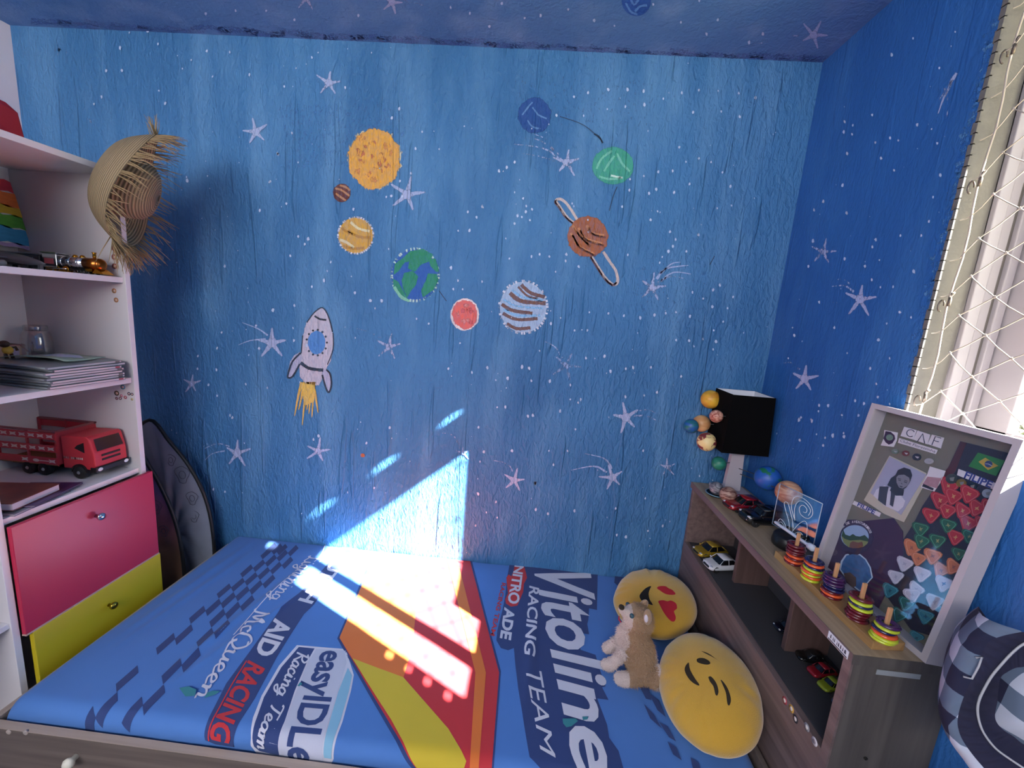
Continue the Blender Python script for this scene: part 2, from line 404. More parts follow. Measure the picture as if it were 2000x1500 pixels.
# ringed planet
for pts in ([(1127,440),(1108,425),(1094,405),(1086,394),(1090,389),(1100,392),(1112,405),(1130,434)], [(1152,496),(1170,525),(1184,545),(1198,556),(1206,550),(1203,530),(1190,510),(1178,492)]):
    W.stroke(pts, 4, 'c4b3ae', .95, False); W.stroke([(x-2, y+1) for x, y in pts[:5]], 2.6, '6b3f38', .9, False)
W.disc(1148, 462, 38, 38, '99562c', 1.1, 5, jag=.03)
for pts in ([(1146,440),(1156,455),(1180,460)],[(1130,445),(1142,465),(1176,476)],[(1115,455),(1130,480),(1160,496)],[(1118,440),(1128,455),(1150,478)]):
    W.stroke(pts, 4, 'bd7b49', .8, False); W.stroke([(x+3, y+4) for x, y in pts], 3, '6d3617', .8, False)
W.disc(1197, 324, 39, 35, '3c9a81', 1.1, 4)
for pts in ([(1165,330),(1175,310),(1195,295)],[(1170,345),(1190,350),(1215,348)],[(1205,300),(1215,320),(1230,335)],[(1180,335),(1190,318),(1200,305)]): W.stroke(pts, 4, '72bfa6', .7, False)
W.stroke([(1193,343),(1205,346),(1216,348)], 3.5, 'bfe0d6', .8, False)
W.disc(1044, 226, 30, 33, '1c4587', 1.1, 5, jag=.04)
for pts in ([(1020,225),(1030,212),(1040,200)],[(1040,210),(1052,225),(1068,232)],[(1030,235),(1040,248),(1056,252)]): W.stroke(pts, 3, '5b83b8', .6, False)
# rocket
W.blob([(630,601),(638,612),(644,628),(650,655),(651,680),(645,705),(636,722),(632,735),(622,752),(600,752),(587,735),(586,715),(590,690),(592,660),(600,630),(614,612)], 'b9b3c4', 1.0, 3)
W.disc(619, 669, 16, 22, '4b82c6', 1.2, 2.5)
for i in range(13):
    t = 2*math.pi*i/13; W.disc(619+20*math.cos(t), 669+25*math.sin(t), 1.7, 1.7, '1f2226', 1.2, 1)
W.blob([(586,688),(590,700),(584,716),(572,734),(564,738),(563,728),(568,706),(576,694)], 'a9a9c4', 1, 2); W.blob([(634,722),(642,724),(648,745),(646,762),(640,764),(634,746),(630,732)], 'a9a9c4', 1, 2)
for pts, w in ([[(615,617),(625,623),(638,625)],2.6],[[(588,708),(604,719),(632,723)],4.2],[[(588,689),(572,706),(564,728),(563,737),(572,735),(586,711)],2.4],[[(630,732),(637,757),(643,766),(648,750),(645,730),(638,722)],2.4],[[(600,630),(614,611),(630,601),(642,618),(650,648)],1.6],[[(592,655),(589,690)],1.4],[[(651,650),(651,682),(640,712)],1.4]): W.stroke(pts, w, '23222a', 1.05, False)
for x0, x1, y1 in [(590,576,812),(595,584,800),(602,596,795),(602,591,830),(610,604,808),(614,610,815),(612,622,806),(606,600,800)]: W.stroke([(x0,746),((x0+x1)/2,775),(x1,y1)], 5, 'd8b04c', .9)
W.blob([(588,748),(616,752),(614,785),(596,792)], 'd9b552', .75, 4)
# constellation scratches
for p in ([(1093,228),(1140,245),(1175,275)], [(1205,365),(1197,385),(1190,412)], [(1395,500),(1386,517)], [(858,568),(872,588)]): W.stroke(p, 1.1, '2b3648', .9, False)
W.stroke([(1160,262),(1170,268),(1177,280)], 2.2, '1e2430', 1.1, False)
# stars with tails
SC = 'a4afd3'
for x, y, r, rot, a in [(500,258,27,-10,.75),(643,163,27,10,.65),(795,380,34,10,.7),(1107,318,30,5,.62),(532,670,31,0,.85),(760,677,28,10,.55),(1105,714,30,20,.5),(1222,815,29,-12,.85),(1196,932,24,-15,.8),(1005,938,22,8,.95),(1303,912,19,0,.55),(905,884,17,0,.5),(622,881,25,15,.7),(464,885,27,5,.75),(376,749,19,5,.8),(1274,562,29,12,.55),(112,104,27,10,.3),(176,238,26,0,.3),(118,95,14,30,.3)]:
    W.star(x, y, r, rot, SC if a > .5 else '8fa6d2', a)
for pts, w, a in [([(1095,312),(1060,290),(1000,282)],5,.5),([(1095,306),(1055,275),(1015,270)],4,.45),([(1090,318),(1050,305),(998,298)],4,.4),([(1085,300),(1065,272),(1040,262)],4,.45),
    ([(524,655),(505,642),(474,630)],3,.8),([(520,662),(490,665),(466,674)],3,.7),([(748,662),(720,648),(690,640)],4,.35),([(1098,700),(1085,678),(1060,665)],4,.5),
    ([(1238,805),(1265,800),(1290,812)],4,.45),([(1236,812),(1262,812),(1292,826)],4,.45),([(1195,915),(1180,895),(1140,885)],4,.6),([(1185,922),(1160,910),(1115,918)],4,.6),([(1190,905),(1165,888),(1128,886)],3,.4),
    ([(1002,920),(990,905),(960,898)],4,.5),([(900,875),(885,850),(860,845)],4,.4),([(450,872),(425,866),(396,878)],3,.5),([(440,880),(415,886),(400,900)],3,.6),([(430,868),(410,866),(394,874)],3,.4),
    ([(1282,545),(1300,525),(1348,518)],5,.7),([(1290,550),(1315,532),(1352,536)],4,.65),([(1284,552),(1310,540),(1340,545)],4,.5),([(1290,535),(1310,516),(1330,512)],4,.65)]:
    W.stroke(pts, w, '9fafd6', a)
# dots: traced rows first, then a loose scatter
D = '''1187,175 1225,176 1257,179 1331,182 1364,177 1402,178 1442,183 1475,192 1148,182 1121,190 1295,194 1186,214 1221,209 1258,205 1140,227 1087,226 1353,220 1408,219 1444,229 1285,336 1313,334 1257,344 1230,350
1229,372 1281,370 1267,378 1316,376 1346,360 1410,337 1426,365 1364,310 1326,288 1388,317 1428,402 1400,407 1215,404 1284,413 1270,430 1308,453 1363,459 1319,468 1314,481 1305,491 1293,502 1288,513 1340,491 1226,498 1106,497 1130,521 1085,531 1105,510 1073,501 1054,497 1038,501 995,505 1148,430 1352,571 1405,557 1392,566 1373,583 1391,599 1420,602 1431,580 1278,615 1300,612 1320,610 1250,621 1151,610 1188,612 1218,617 1347,618 1412,628 1393,645 1122,645 1147,645 1076,632 1022,388 1028,403 1011,422 1019,424 1027,414 1039,409 1005,437 1035,430 975,335 990,328 1005,317
780,213 766,231 825,258 812,291 858,292 803,339 782,354 786,384 755,385 765,383 544,302 527,356 560,398 508,411 691,409 603,467 583,462 596,477 647,512 568,500 610,560 634,548 687,540 724,587 746,587 733,602 694,572 576,597 534,606 501,636 507,680 425,680 434,649 388,695 424,722 408,751 481,750 523,757 425,773 387,720 450,811 455,815 418,955 440,960 384,930 361,905 710,889 762,835 716,865 623,851 613,858 575,665 600,675 814,623 838,632 914,414 943,405 931,425 895,451 917,450 886,565 904,565 881,523 895,548 942,403 988,466 983,335 942,550 899,670
876,720 922,727 952,718 992,738 1000,880 945,882 1020,716 1033,719 1038,744 1074,744 1054,685 1114,752 1144,699 1180,695 1192,725 1222,720 1236,717 1271,717 1330,735 1129,786 1094,802 1114,780 1134,780 1221,775 1258,772 1283,766 1031,813 1041,811 971,795 987,795 1124,838 935,834 1072,880 1108,880 1081,907 1045,943 934,964 969,980 1046,995 1070,1003 1122,997 1202,992 1260,972 1204,1044 1222,1048 1265,1036 1294,1026 971,1010 950,1000 929,1026 1045,943 1256,880
240,139 254,65 290,62 236,95 310,87 375,118 405,101 450,103 209,139 312,178 324,203 185,204 200,190 675,172 488,147 610,113 543,301 571,260 583,318 529,355 367,353 440,520 556,170 1320,664 1345,665 1372,662 1392,682 1398,667'''
for q in D.split():
    x, y = map(float, q.split(',')); W.dot(x, y, random.uniform(2.6, 4.4), a=random.uniform(.75, 1.15))
for q in [(1175,270),(700,888)]: pass
W.disc(709, 889, 3.5, 3.5, 'a9603c', 1, 2)
for i in range(260):
    x = random.uniform(280, 1560); y = random.uniform(80, 1080)
    if y > 1040-.0*x and x < 400: continue
    W.dot(x, y, random.uniform(1.6, 3.2), a=random.uniform(.3, .8), col=random.choice(['9db6dd', 'b9cbe8']))
wall_back = W.build('wall_back', M_WALL)

# ---- right wall around the window opening
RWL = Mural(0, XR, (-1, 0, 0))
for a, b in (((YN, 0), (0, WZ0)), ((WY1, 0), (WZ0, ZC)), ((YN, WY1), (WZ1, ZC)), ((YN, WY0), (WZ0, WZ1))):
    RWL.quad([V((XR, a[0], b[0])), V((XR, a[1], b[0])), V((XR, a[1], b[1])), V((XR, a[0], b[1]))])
for x, y, r, rot, a in [(1608,492,26,10,.55),(1680,585,34,5,.7),(1572,740,30,12,.75)]: RWL.star(x, y, r, rot, SC, a)
for pts, w, a in [([(1868,142),(1855,170),(1842,195),(1832,225)],7,.5),([(1860,155),(1846,180),(1820,210)],5,.35),([(1846,172),(1852,200),(1850,228)],5,.35),([(1808,188),(1794,210),(1780,222)],4,.3),
        ([(1668,570),(1650,558),(1622,560)],5,.5),([(1665,560),(1648,545),(1630,548)],4,.4),([(1562,722),(1545,708),(1520,712)],4,.4),([(1640,592),(1625,590)],4,.4)]: RWL.stroke(pts, w, 'a9b8da', a)
D = '''1866,62 1858,90 1784,75 1742,107 1835,133 1704,225 1666,245 1648,258 1665,262 1650,238 1792,244 1820,252 1831,280 1739,270 1755,274 1710,278 1721,309 1747,333 1646,362 1608,394 1654,416 1823,385 1837,342 1655,300
1711,468 1704,482 1759,460 1718,508 1703,546 1720,561 1758,610 1732,632 1800,460 1815,432 1785,530 1650,505 1716,664 1738,700 1645,811 1677,811 1688,788 1618,792 1599,803 1565,815 1585,820 1595,848 1612,855 1648,846 1649,853 1608,870 1586,822 1561,820 1600,792 1540,700 1552,655 1579,520 1588,470 1590,410 1630,640 1655,690 1700,720 1712,750 1738,789 1715,776 1671,783 1627,851 1562,860 1548,640 1600,590 1780,620 1745,560 1690,520'''
for q in D.split():
    x, y = map(float, q.split(',')); RWL.dot(x, y, random.uniform(2.8, 4.8), a=random.uniform(.7, 1.1))
for i in range(60):
    x = random.uniform(1500, 1850); y = random.uniform(100, 900)
    RWL.dot(x, y, random.uniform(1.5, 3), a=random.uniform(.3, .7), col='8da9d6')
# pale brush edge beside the window
for i in range(60):
    y = 30+i*14; x = 1958-(y-20)*.2365
    RWL.stroke([(x-22+random.uniform(-8, 8), y+14), (x-2, y)], 9, random.choice(['4a80b8', '5d8fbe', '3f74b2']), .45, False)
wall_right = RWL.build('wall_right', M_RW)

# ---- ceiling
CE = Mural(2, ZC, (0, 0, -1))
CE.quad([V((XL, YN, ZC)), V((XR, YN, ZC)), V((XR, 0, ZC)), V((XL, 0, ZC))])
CE.star(766, 4, 24, 15, SC, .8); CE.star(1589, 68, 28, 25, SC, .75); CE.star(598, -4, 26, 0, SC, .6)
for pts, w, a in [([(782,0),(810,5),(850,18)],5,.4),([(1560,70),(1540,68)],4,.5),([(1500,80),(1480,85),(1462,82)],5,.4)]: CE.stroke(pts, w, '9fafd6', a)
for q in '402,26 460,20 520,20 575,38 918,26 1025,35 956,51 980,6 1056,30 1276,8 1366,1 1402,38 1330,43 1160,40 1380,66 1490,66 1463,82 1110,18 880,14 700,30 1200,50'.split():
    x, y = map(float, q.split(',')); CE.dot(x, y, random.uniform(3, 4.5), a=1)
CE.disc(1243, 0, 28, 30, '1f4f9e', 1.15, 2)
for pts in ([(1228,-12),(1238,8),(1250,-5)],[(1240,22),(1250,12),(1264,10)],[(1222,5),(1232,22),(1245,28)]): CE.stroke(pts, 4, '5585c4', .7, False)
# brushed-over lighter band where the ceiling meets the wall
for i in range(30):
    x = 60+i*52; y = at(x, 60, 1, 0); 
    CE.stroke([(x, 44+.05*x-random.uniform(2, 12)), (x+45, 46+.05*(x+45)-random.uniform(4, 14)), (x+80, 47+.05*(x+80)-random.uniform(2, 10))], random.uniform(7, 14), random.choice(['6279b3', '556fb0', '4c68ab']), .45, False)
ceiling = CE.build('ceiling', M_CEIL)

# ---- left wall, floor
mbw = MB(); mbw.box((XL-.1, YN, 0), (XL, 0, ZC)); mbw.build('wall_left', mat('white_wall_paint', 'd9d6de', .7, bump=.3, bscale=60, vary=.03), kind='structure')
mbw = MB(); mbw.box((XL-.1, YN-.1, 0), (XR+.2, YN, ZC)); mbw.build('wall_front', mat('white_wall_paint', 'd9d6de'), kind='structure')
mbw = MB(); mbw.box((XL-.1, YN, -.08), (XR+.2, .1, 0)); mbw.build('floor', mat('beige_floor_tile', 'a89c90', .35, vary=.08, vscale=3), kind='structure')
# wall thickness behind the painted sheets (so that sun and sky only enter through the window)
thick = mat('wall_render', 'b9b3ab', .85, bump=.4, bscale=80, vary=.08)
mb = MB()
mb.box((XL-.1, .001, -.08), (XR+.2, .12, ZC+.12)); mb.box((XL-.1, YN, ZC+.001), (XR+.2, .12, ZC+.12))
mb.build('trim_1', thick, kind='structure')
XO = 1.06
mb = MB()
mb.box((XR+.001, YN, -.08), (XO, .0, WZ0)); mb.box((XR+.001, WY1, WZ0), (XO, 0, ZC)); mb.box((XR+.001, YN, WZ1), (XO, WY1, ZC)); mb.box((XR+.001, YN, WZ0), (XO, WY0, WZ1))
# ragged plaster lip between the paint and the reveal
for i in range(46):
    z = WZ0+.02+i*.021; w = .005+.007*mnoise.noise(V((i*.9, 3, 1)))**2+random.uniform(0, .006)
    mb.box((XR-.0012, WY1-.0006, z), (XR+.003, WY1+w, z+.023))
mb.build('trim_2', mat('rough_plaster', '6d6a65', .9, bump=.8, bscale=70, vary=.2, vscale=25), kind='structure')

# ---- window: aluminium tracks, sliding leaves, glass
alu = mat('white_aluminium', '9a949a', .35, spec=.5, vary=.04); alud = mat('track_gap_shade', '55504e', .6); glass = bpy.data.materials.new('window_glass'); glass.use_nodes = True
_n = glass.node_tree.nodes; _l = glass.node_tree.links; _n.remove(_n['Principled BSDF'])
_t = _n.new('ShaderNodeBsdfTransparent'); _t.inputs[0].default_value = (.95, .97, .97, 1); _g = _n.new('ShaderNodeBsdfGlossy'); _g.inputs['Roughness'].default_value = .02
_m = _n.new('ShaderNodeMixShader'); _m.inputs[0].default_value = .06
_l.new(_t.outputs[0], _m.inputs[1]); _l.new(_g.outputs[0], _m.inputs[2]); _l.new(_m.outputs[0], _n['Material Output'].inputs[0])
t = bpy.data.objects.new('window_1', None); COL.objects.link(t); t.location = (1.0, -1.2, WZ0); t['kind'] = 'structure'
mb = MB()
for x0, x1, d in ((.925, .948, .012), (.953, .972, .006), (.978, .996, .014), (1.0, 1.03, .004)):
    mb.box((x0, WY1-d, WZ0), (x1, WY1, WZ1)); mb.box((x0, WY0, WZ0), (x1, WY1, WZ0+d+.006)); mb.box((x0, WY0, WZ1-d-.006), (x1, WY1, WZ1)); mb.box((x0, WY0, WZ0), (x1, WY0+d, WZ1))
mb.build('window_frame', alu, t, bevel=.002)
mb = MB(); mb.box((.947, WY1-.003, WZ0), (.955, WY1+.001, WZ1)); mb.box((.971, WY1-.004, WZ0), (.979, WY1+.001, WZ1)); mb.build('window_track_gap', alud, t)  # dark strips paint the shade in the gaps between the tracks
mb = MB()   # sliding leaf nearest the back wall
mb.box((1.0, -.655, WZ0+.02), (1.022, -.585, WZ1-.02)); mb.box((1.0, -1.1, WZ0+.02), (1.022, -1.055, WZ1-.02))
mb.box((1.0, -1.1, WZ0+.02), (1.022, -.59, WZ0+.05)); mb.box((1.0, -1.1, WZ1-.06), (1.022, -.59, WZ1-.02))
mb.build('window_sash', alu, t, bevel=.002)
mb = MB(); mb.box((1.009, -1.06, WZ0+.04), (1.013, -.63, WZ1-.04)); gp = mb.build('window_glass', glass, t)
gp.visible_shadow = True
mb = MB()   # unseen closed slatted leaf blocks the sun; stile holes added for light spots
for z0, z1 in ((WZ0, 1.495), (1.513, 1.55), (1.568, 1.604), (1.622, 1.663), (1.681, WZ1)): mb.box((1.03, -1.262, z0), (1.045, -1.218, z1))
mb.box((1.03, -1.224, WZ0), (1.045, -1.218, WZ1)); mb.box((1.03, -1.262, WZ0), (1.045, -1.252, WZ1))
for i in range(38):
    z = WZ0+i*.0262; mb.box((1.03, WY0, z), (1.04, -1.262, z+.0262))
mb.build('sun_blocking_leaf', alu, t)
# unseen sun blocker added outside: board and wavy sheet shape the sun patch
mb = MB(); mb.box((1.5, -3.4, 2.459), (1.53, -.3, 2.624)); 
blocker_m = mat('grey_blocker', '8d8a86', .7)
roof = thing('sun_blocker', 'unseen corrugated sheet and grey board added outside the window to block the sun', 'roof', (1.5, -1.3, 2.46))
mb.build('blocker_board', blocker_m, roof)
mb = MB(); N_ = 300; secs = []
for i in range(N_+1):
    y = -3.4+3.1*i/N_; z = 2.715+.024*math.cos(2*math.pi*(y+1.02)/.14)+.005*math.sin(y*9)
    secs.append([V((1.06, y, z+.14)), V((1.62, y, z)), V((1.62, y, z+.004)), V((1.06, y, z+.144))])
mb.loft(secs); mb.build('blocker_sheet', blocker_m, roof)
# safety net with its border cord
nm = mat('net_cord', 'b5aa9c', .6, vary=.06)
net = thing('window_safety_net', 'pale knotted diamond mesh safety net stretched over the window', 'net', (.872, -1.2, WZ0))
cord = MB(); xn = .872
cols = [-.63-.0565*k for k in range(24)]; dz = .0785
def knotz(k, j): return 1.3635+dz*j+(0 if k % 2 == 0 else .038)
knots = {}
for k in range(len(cols)):
    for j in range(-1, 13):
        z = knotz(k, j)
        if WZ0-.02 < z < WZ1+.02: knots[(k, j)] = V((xn+random.uniform(-.002, .002), cols[k]+random.uniform(-.003, .003), z+random.uniform(-.003, .003)))
def strand(a, b):
    m = (a+b)/2+V((random.uniform(-.002, .002), 0, -.0015)); cord.tube([a, a*.5+m*.5, m, m*.5+b*.5, b], .0011, 5, cap=False)
for (k, j), p in knots.items():
    for jj in ((j, j-1) if k % 2 == 0 else (j, j+1)):
        q = knots.get((k+1, jj))
        if q: strand(p, q)
for j in range(0, 12):
    p = knots.get((0, j))
    if p:
        strand(p, V((xn, -.600, p.z-.034))); strand(V((xn, -.600, p.z-.034)), V((XR+.004, -.588, p.z-.04)))
cord.build('mesh_cord', nm, net)
mb = MB()
for p in knots.values(): mb.ball(p, (.0024, .003, .003), 0, 8, 6)
mb.build('knot', nm, net)['kind'] = 'stuff'
mb = MB(); mb.tube([V((xn, -.602+.004*math.sin(i*1.3), WZ0+.0+i*.05)) for i in range(20)], .0018, 6)
mb.build('border_cord', nm, net)
mb = MB()
for z in (1.41, 1.62, 1.86, 2.1):
    mb = MB()
    mb.tube([V((XR+.006+.006*math.cos(a), -.592, z+.012*math.sin(a))) for a in [i*.6 for i in range(9)]], .0016, 6)
    mb.tube([V((xn, -.601, z)), V((xn-.004, -.606, z+.012)), V((xn+.003, -.597, z+.02)), V((xn, -.606, z+.028))], .003, 6)
    mb.build('hook', mat('tarnished_hook', '6f655c', .4, metal=.6), net)


# outside: garden ground and sunlit shrubs
mb = MB(); mb.box((1.2, -8, -.1), (14, 14, 0)); mb.build('ground', mat('dry_garden_ground', '9a9478', .9, vary=.2, vscale=2), kind='structure')
random.seed(5)
lm = mat('sunlit_leaf', '3f4522', .6, vary=.35, vscale=3); sm_ = mat('shrub_stem', '6a5842', .8)
def shrub(cx, cy, h, r, label):
    s_ = thing('garden_shrub', label, 'shrub', (cx, cy, 0), 'shrubs outside the window')
    mb = MB()
    for i in range(7):
        a = random.uniform(0, 6.28); mb.tube([(cx, cy, 0), (cx+.3*r*math.cos(a), cy+.3*r*math.sin(a), h*.4), (cx+.7*r*math.cos(a), cy+.7*r*math.sin(a), h*.8)], [.03, .02, .008], 6)
    mb.build('stem', sm_, s_)
    mb = MB()
    for i in range(5200):
        d = V((random.gauss(0, 1), random.gauss(0, 1), random.gauss(0, 1))).normalized()*random.uniform(.55, 1)
        p = V((cx+d.x*r, cy+d.y*r, h*.55+d.z*h*.47)); t1 = V((random.gauss(0, 1), random.gauss(0, 1), random.gauss(0, 1))).normalized(); t2 = t1.orthogonal().normalized()
        L_ = random.uniform(.03, .07); mb.add([p, p+t1*L_*.5+t2*L_*.25, p+t1*L_, p+t1*L_*.5-t2*L_*.25], [(0, 1, 2, 3)])
    mb.build('foliage', lm, s_)['kind'] = 'stuff'
shrub(4.6, 1.3, 1.45, 1.1, 'leafy sunlit shrub outside the window, left one of the pair')
shrub(6.6, -.9, 1.3, 1.0, 'leafy sunlit shrub outside the window, right one of the pair')

# ================================================================= bed
ZM = .5; X0 = -1.222; Y0 = -.765; RR = .032; X1 = .628
def wrinkle(x, y):
    d = .0035*mnoise.noise(V((x*3, y*5, .3)))+.0016*mnoise.noise(V((x*9+y*3, y*9, 1.7)))
    # long pulls from the near-left part towards the back wall
    for (a, b, c, dd, w, h) in ((-1.16,-.6,-1.12,0,.012,.004), (-1.13,-.62,-1.07,-.05,.010,.003), (-.93,-.7,-.8,-.05,.013,.0045), (-.9,-.72,-.72,-.2,.008,.003), (-.88,-.60,-.86,-.2,.010,-.002), (.05,-.7,.1,-.1,.015,.003)):
        L2 = (c-a)**2+(dd-b)**2; tt = ((x-a)*(c-a)+(y-b)*(dd-b))/L2
        if -.1 < tt < 1.1:
            px = a+tt*(c-a); py = b+tt*(dd-b); q = ((x-px)**2+(y-py)**2)/(w*w)
            if q < 9: d += 1.9*h*math.exp(-q)*math.sin(max(0, min(1, tt))*math.pi)
    return d
def cloth(X, Y, off=0):
    """flat cloth coordinates to the sheet drawn over the mattress"""
    x, y, z = X, Y, ZM+wrinkle(max(X, X0), max(Y, Y0)); n = V((0, 0, 1)); ty = tx = 0
    s_ = (X0+RR)-X
    if s_ > 0:
        tx = min(s_/RR, math.pi/2); x = X0+RR-RR*math.sin(tx); z -= RR-RR*math.cos(tx)
        if s_ > RR*math.pi/2: z -= s_-RR*math.pi/2
    s_ = X-(X1-RR)
    if s_ > 0:
        tx = -min(s_/RR, math.pi/2); x = X1-RR-RR*math.sin(tx); z -= RR-RR*math.cos(tx)
        if s_ > RR*math.pi/2: z -= s_-RR*math.pi/2
    s_ = (Y0+RR)-Y
    if s_ > 0:
        ty = min(s_/RR, math.pi/2); y = Y0+RR-RR*math.sin(ty); z -= RR-RR*math.cos(ty)
        if s_ > RR*math.pi/2: z -= s_-RR*math.pi/2
        if s_ > RR: y += .004*mnoise.noise(V((X*6, 0, s_*5)))*min(1, (s_-RR)/.03)
    n = V((-math.sin(tx), -math.sin(ty), math.cos(tx)*math.cos(ty))).normalized()
    return V((x, y, z))+n*off
def flat(px, py):
    """pixel to flat cloth coordinates (also for points just over the near edge)"""
    p = at(px, py, 2, ZM)
    if p.y < Y0:
        q = at(px, py, 1, Y0); return V((q.x, Y0+RR-RR*math.pi/2-max(0, (ZM-RR)-q.z)))
    return V((p.x, p.y))
sheet = MB(); step = .008
xs = [X0-.09+i*step for i in range(int((X1+.09-X0+.09)/step)+1)]; ys = [Y0-.09+i*step for i in range(int((-.006-Y0+.09)/step)+1)]+[-.004]
nx, ny = len(xs), len(ys)
sheet.add([cloth(x, y) for y in ys for x in xs], [(j*nx+i, j*nx+i+1, (j+1)*nx+i+1, (j+1)*nx+i) for j in range(ny-1) for i in range(nx-1)], 0, True)
layer = [0]
def cut_add(mb, vs, fs, mi, fmap, grid=.009):
    """adds a flat 2D mesh cut into small cells and laid on a surface by fmap"""
    bm = bmesh.new(); bv = [bm.verts.new((v[0], v[1], 0)) for v in vs]
    for f in fs:
        try: bm.faces.new([bv[i] for i in f])
        except ValueError: pass
    x0 = min(v[0] for v in vs); x1 = max(v[0] for v in vs); y0 = min(v[1] for v in vs); y1 = max(v[1] for v in vs)
    for lo, hi, n in ((x0, x1, (1, 0, 0)), (y0, y1, (0, 1, 0))):
        k = math.floor(lo/grid)+1
        while k*grid < hi:
            bmesh.ops.bisect_plane(bm, geom=bm.verts[:]+bm.edges[:]+bm.faces[:], plane_co=V(n)*k*grid, plane_no=n); k += 1
    bm.verts.index_update()
    mb.add([fmap(v.co.x, v.co.y) for v in bm.verts], [[v.index for v in f.verts] for f in bm.faces], mi, True); bm.free()
def put(vs, fs, mi):
    layer[0] += 1; off = .0006+.0003*(layer[0])
    cut_add(sheet, vs, fs, mi, lambda x, y: cloth(x, y, off))
def ppoly(px, mi, sc=None):
    pts = [flat(*(sc(*p) if sc else p)) for p in px]
    layer0 = tessellate_polygon([[V((p.x, p.y, 0)) for p in pts]]); put(pts, layer0, mi)
def ptext(body, q, mi, sc=None, shear=0, offset=0, spacing=1, script=0):
    Q = [flat(*(sc(*p) if sc else p)) for p in q]
    vs, fs = script_mesh(body, script) if script else text_mesh(body, shear, offset, spacing)
    put([quadmap(Q, u, v) for u, v in vs], fs, mi)
def pline(px, w, mi, sc=None):
    pts = [flat(*(sc(*p) if sc else p)) for p in px]; vs, fs = strip2d(smoothline(pts) if len(pts) > 2 else pts, w); put(vs, fs, mi)
A = lambda x, y: (x/3.26+350, y/3.26+1040)
B = lambda x, y: (x/3.5725+900, y/3.5725+1080)
BL, NV, WH, RD, LB, GR, YE, OR, GN = range(9)
# chequered band along the left
random.seed(3)
cw, ch = .0235, .0575
for i in range(6):
    for j in range(17):
        x = -1.03+.0235*i; y = .06-.0575*j
        if (i+j) % 2: continue
        y -= .02*i; x += .0012*j
        if y < -.42 and i == 2: continue
        if y < -.50 and (i == 3 or (i < 2 and j % 4 == 3)): continue
        if y-ch < Y0-.06: continue
        if y > -.02: y = -.02
        layer[0] = 0
        put([V((x, y)), V((x+cw, y-.02)), V((x+cw, y-ch-.02)), V((x, y-ch))], [(0, 1, 2, 3)], NV)
# CLUTCH AID RACING band
layer[0] = 0
ppoly([(1040,88),(1150,95),(975,290),(860,455),(795,520),(620,800),(480,1060),(350,1370),(230,1352),(180,1330),(162,1270),(180,1200),(300,960),(450,760),(650,480),(760,390),(900,250)], NV, A)
ptext('CLUTCH', [(1050,96),(745,440),(845,455),(1135,104)], WH, A, shear=.12, offset=.03)
ptext('AID', [(610,545),(466,775),(590,800),(742,560)], WH, A, shear=.15, offset=.035)
ptext('RACING', [(440,815),(200,1310),(330,1345),(555,860)], RD, A, shear=.15, offset=.03)
pline([(430,820),(330,980),(240,1150),(190,1290)], .0035, RD, A)
# script name
ptext('Lightning', [(825,150),(570,430),(660,440),(925,158)], WH, A, script=.08)
ptext('McQueen', [(485,490),(95,1050),(195,1080),(600,500)], WH, A, script=.085)
pline([(690,300),(520,460),(345,660)], .0028, WH, A); pline([(930,80),(900,150),(860,190)], .003, WH, A)
# EASYIDLE emblem
layer[0] = 0
ppoly([(750,722),(1060,742),(1112,905),(1095,1000),(1040,1200),(985,1390),(965,1475),(640,1440),(490,1410),(455,1330),(448,1290),(470,1180),(525,1040),(635,852)], WH, A)
ppoly([(762,734),(862,742),(812,830),(735,1010),(672,1200),(640,1420),(510,1395),(475,1310),(480,1220),(540,1050),(650,862)], NV, A)
ppoly([(872,745),(1052,752),(1066,830),(1010,1010),(950,1210),(925,1460),(640,1425),(672,1210),(742,1020),(818,835)], GR, A)
ppoly([(1074,862),(1100,912),(1080,1010),(1028,1190),(972,1385),(925,1385),(955,1210),(1012,1015)], LB, A)
ptext('easyIDLe', [(862,752),(640,1440),(905,1470),(1062,758)], NV, A, offset=.025, spacing=.98)
ptext('Racing Team', [(755,760),(500,1370),(588,1400),(835,790)], WH, A, script=.11)
# plain abstract red, yellow and orange racing panel in the middle of the sheet
layer[0] = 0
C3 = lambda x, y: (x/3.41+600, y/3.41+1060)
ppoly([(440,70),(1095,112),(1290,860),(1235,1620),(820,1620),(200,640)], NV, C3)
ppoly([(452,80),(1085,122),(1278,868),(1223,1600),(830,1600),(215,636)], RD, C3)
ppoly([(452,80),(760,100),(700,700),(560,1180),(215,636)], OR, C3)
ppoly([(300,770),(640,900),(940,1240),(1060,1440),(1010,1600),(830,1600),(560,1180)], YE, C3)
ppoly([(930,112),(1000,116),(1190,870),(1140,1600),(1085,1600),(1120,870)], OR, C3)
# NITROADE and VITOLINE
layer[0] = 0
ppoly([(340,85),(955,145),(950,400),(895,388),(890,465),(882,500),(895,570),(835,562),(835,675),(940,712),(975,830),(1010,935),(985,940),(1030,1030),(950,1020),(1020,1200),(1035,1290),(1100,1380),(1150,1560),(700,1560),(480,1425),(440,1200),(400,950),(380,780),(370,665),(330,680),(280,665),(248,610),(255,540),(290,400),(310,300),(325,160)], NV, B)
ppoly([(375,88),(440,92),(455,140),(462,175),(440,215),(435,270),(410,330),(395,365),(350,372),(315,350),(310,320),(330,280),(322,220),(318,170),(335,150),(352,165),(368,130)], RD, B)
ptext('NITRO', [(375,85),(322,345),(405,360),(440,95)], WH, B, offset=.03, spacing=.95)
ptext('ADE', [(305,375),(272,595),(350,614),(378,392)], WH, B, offset=.04)
ptext('RACING TEAM', [(285,205),(203,578),(235,584),(315,212)], RD, B, offset=.02)
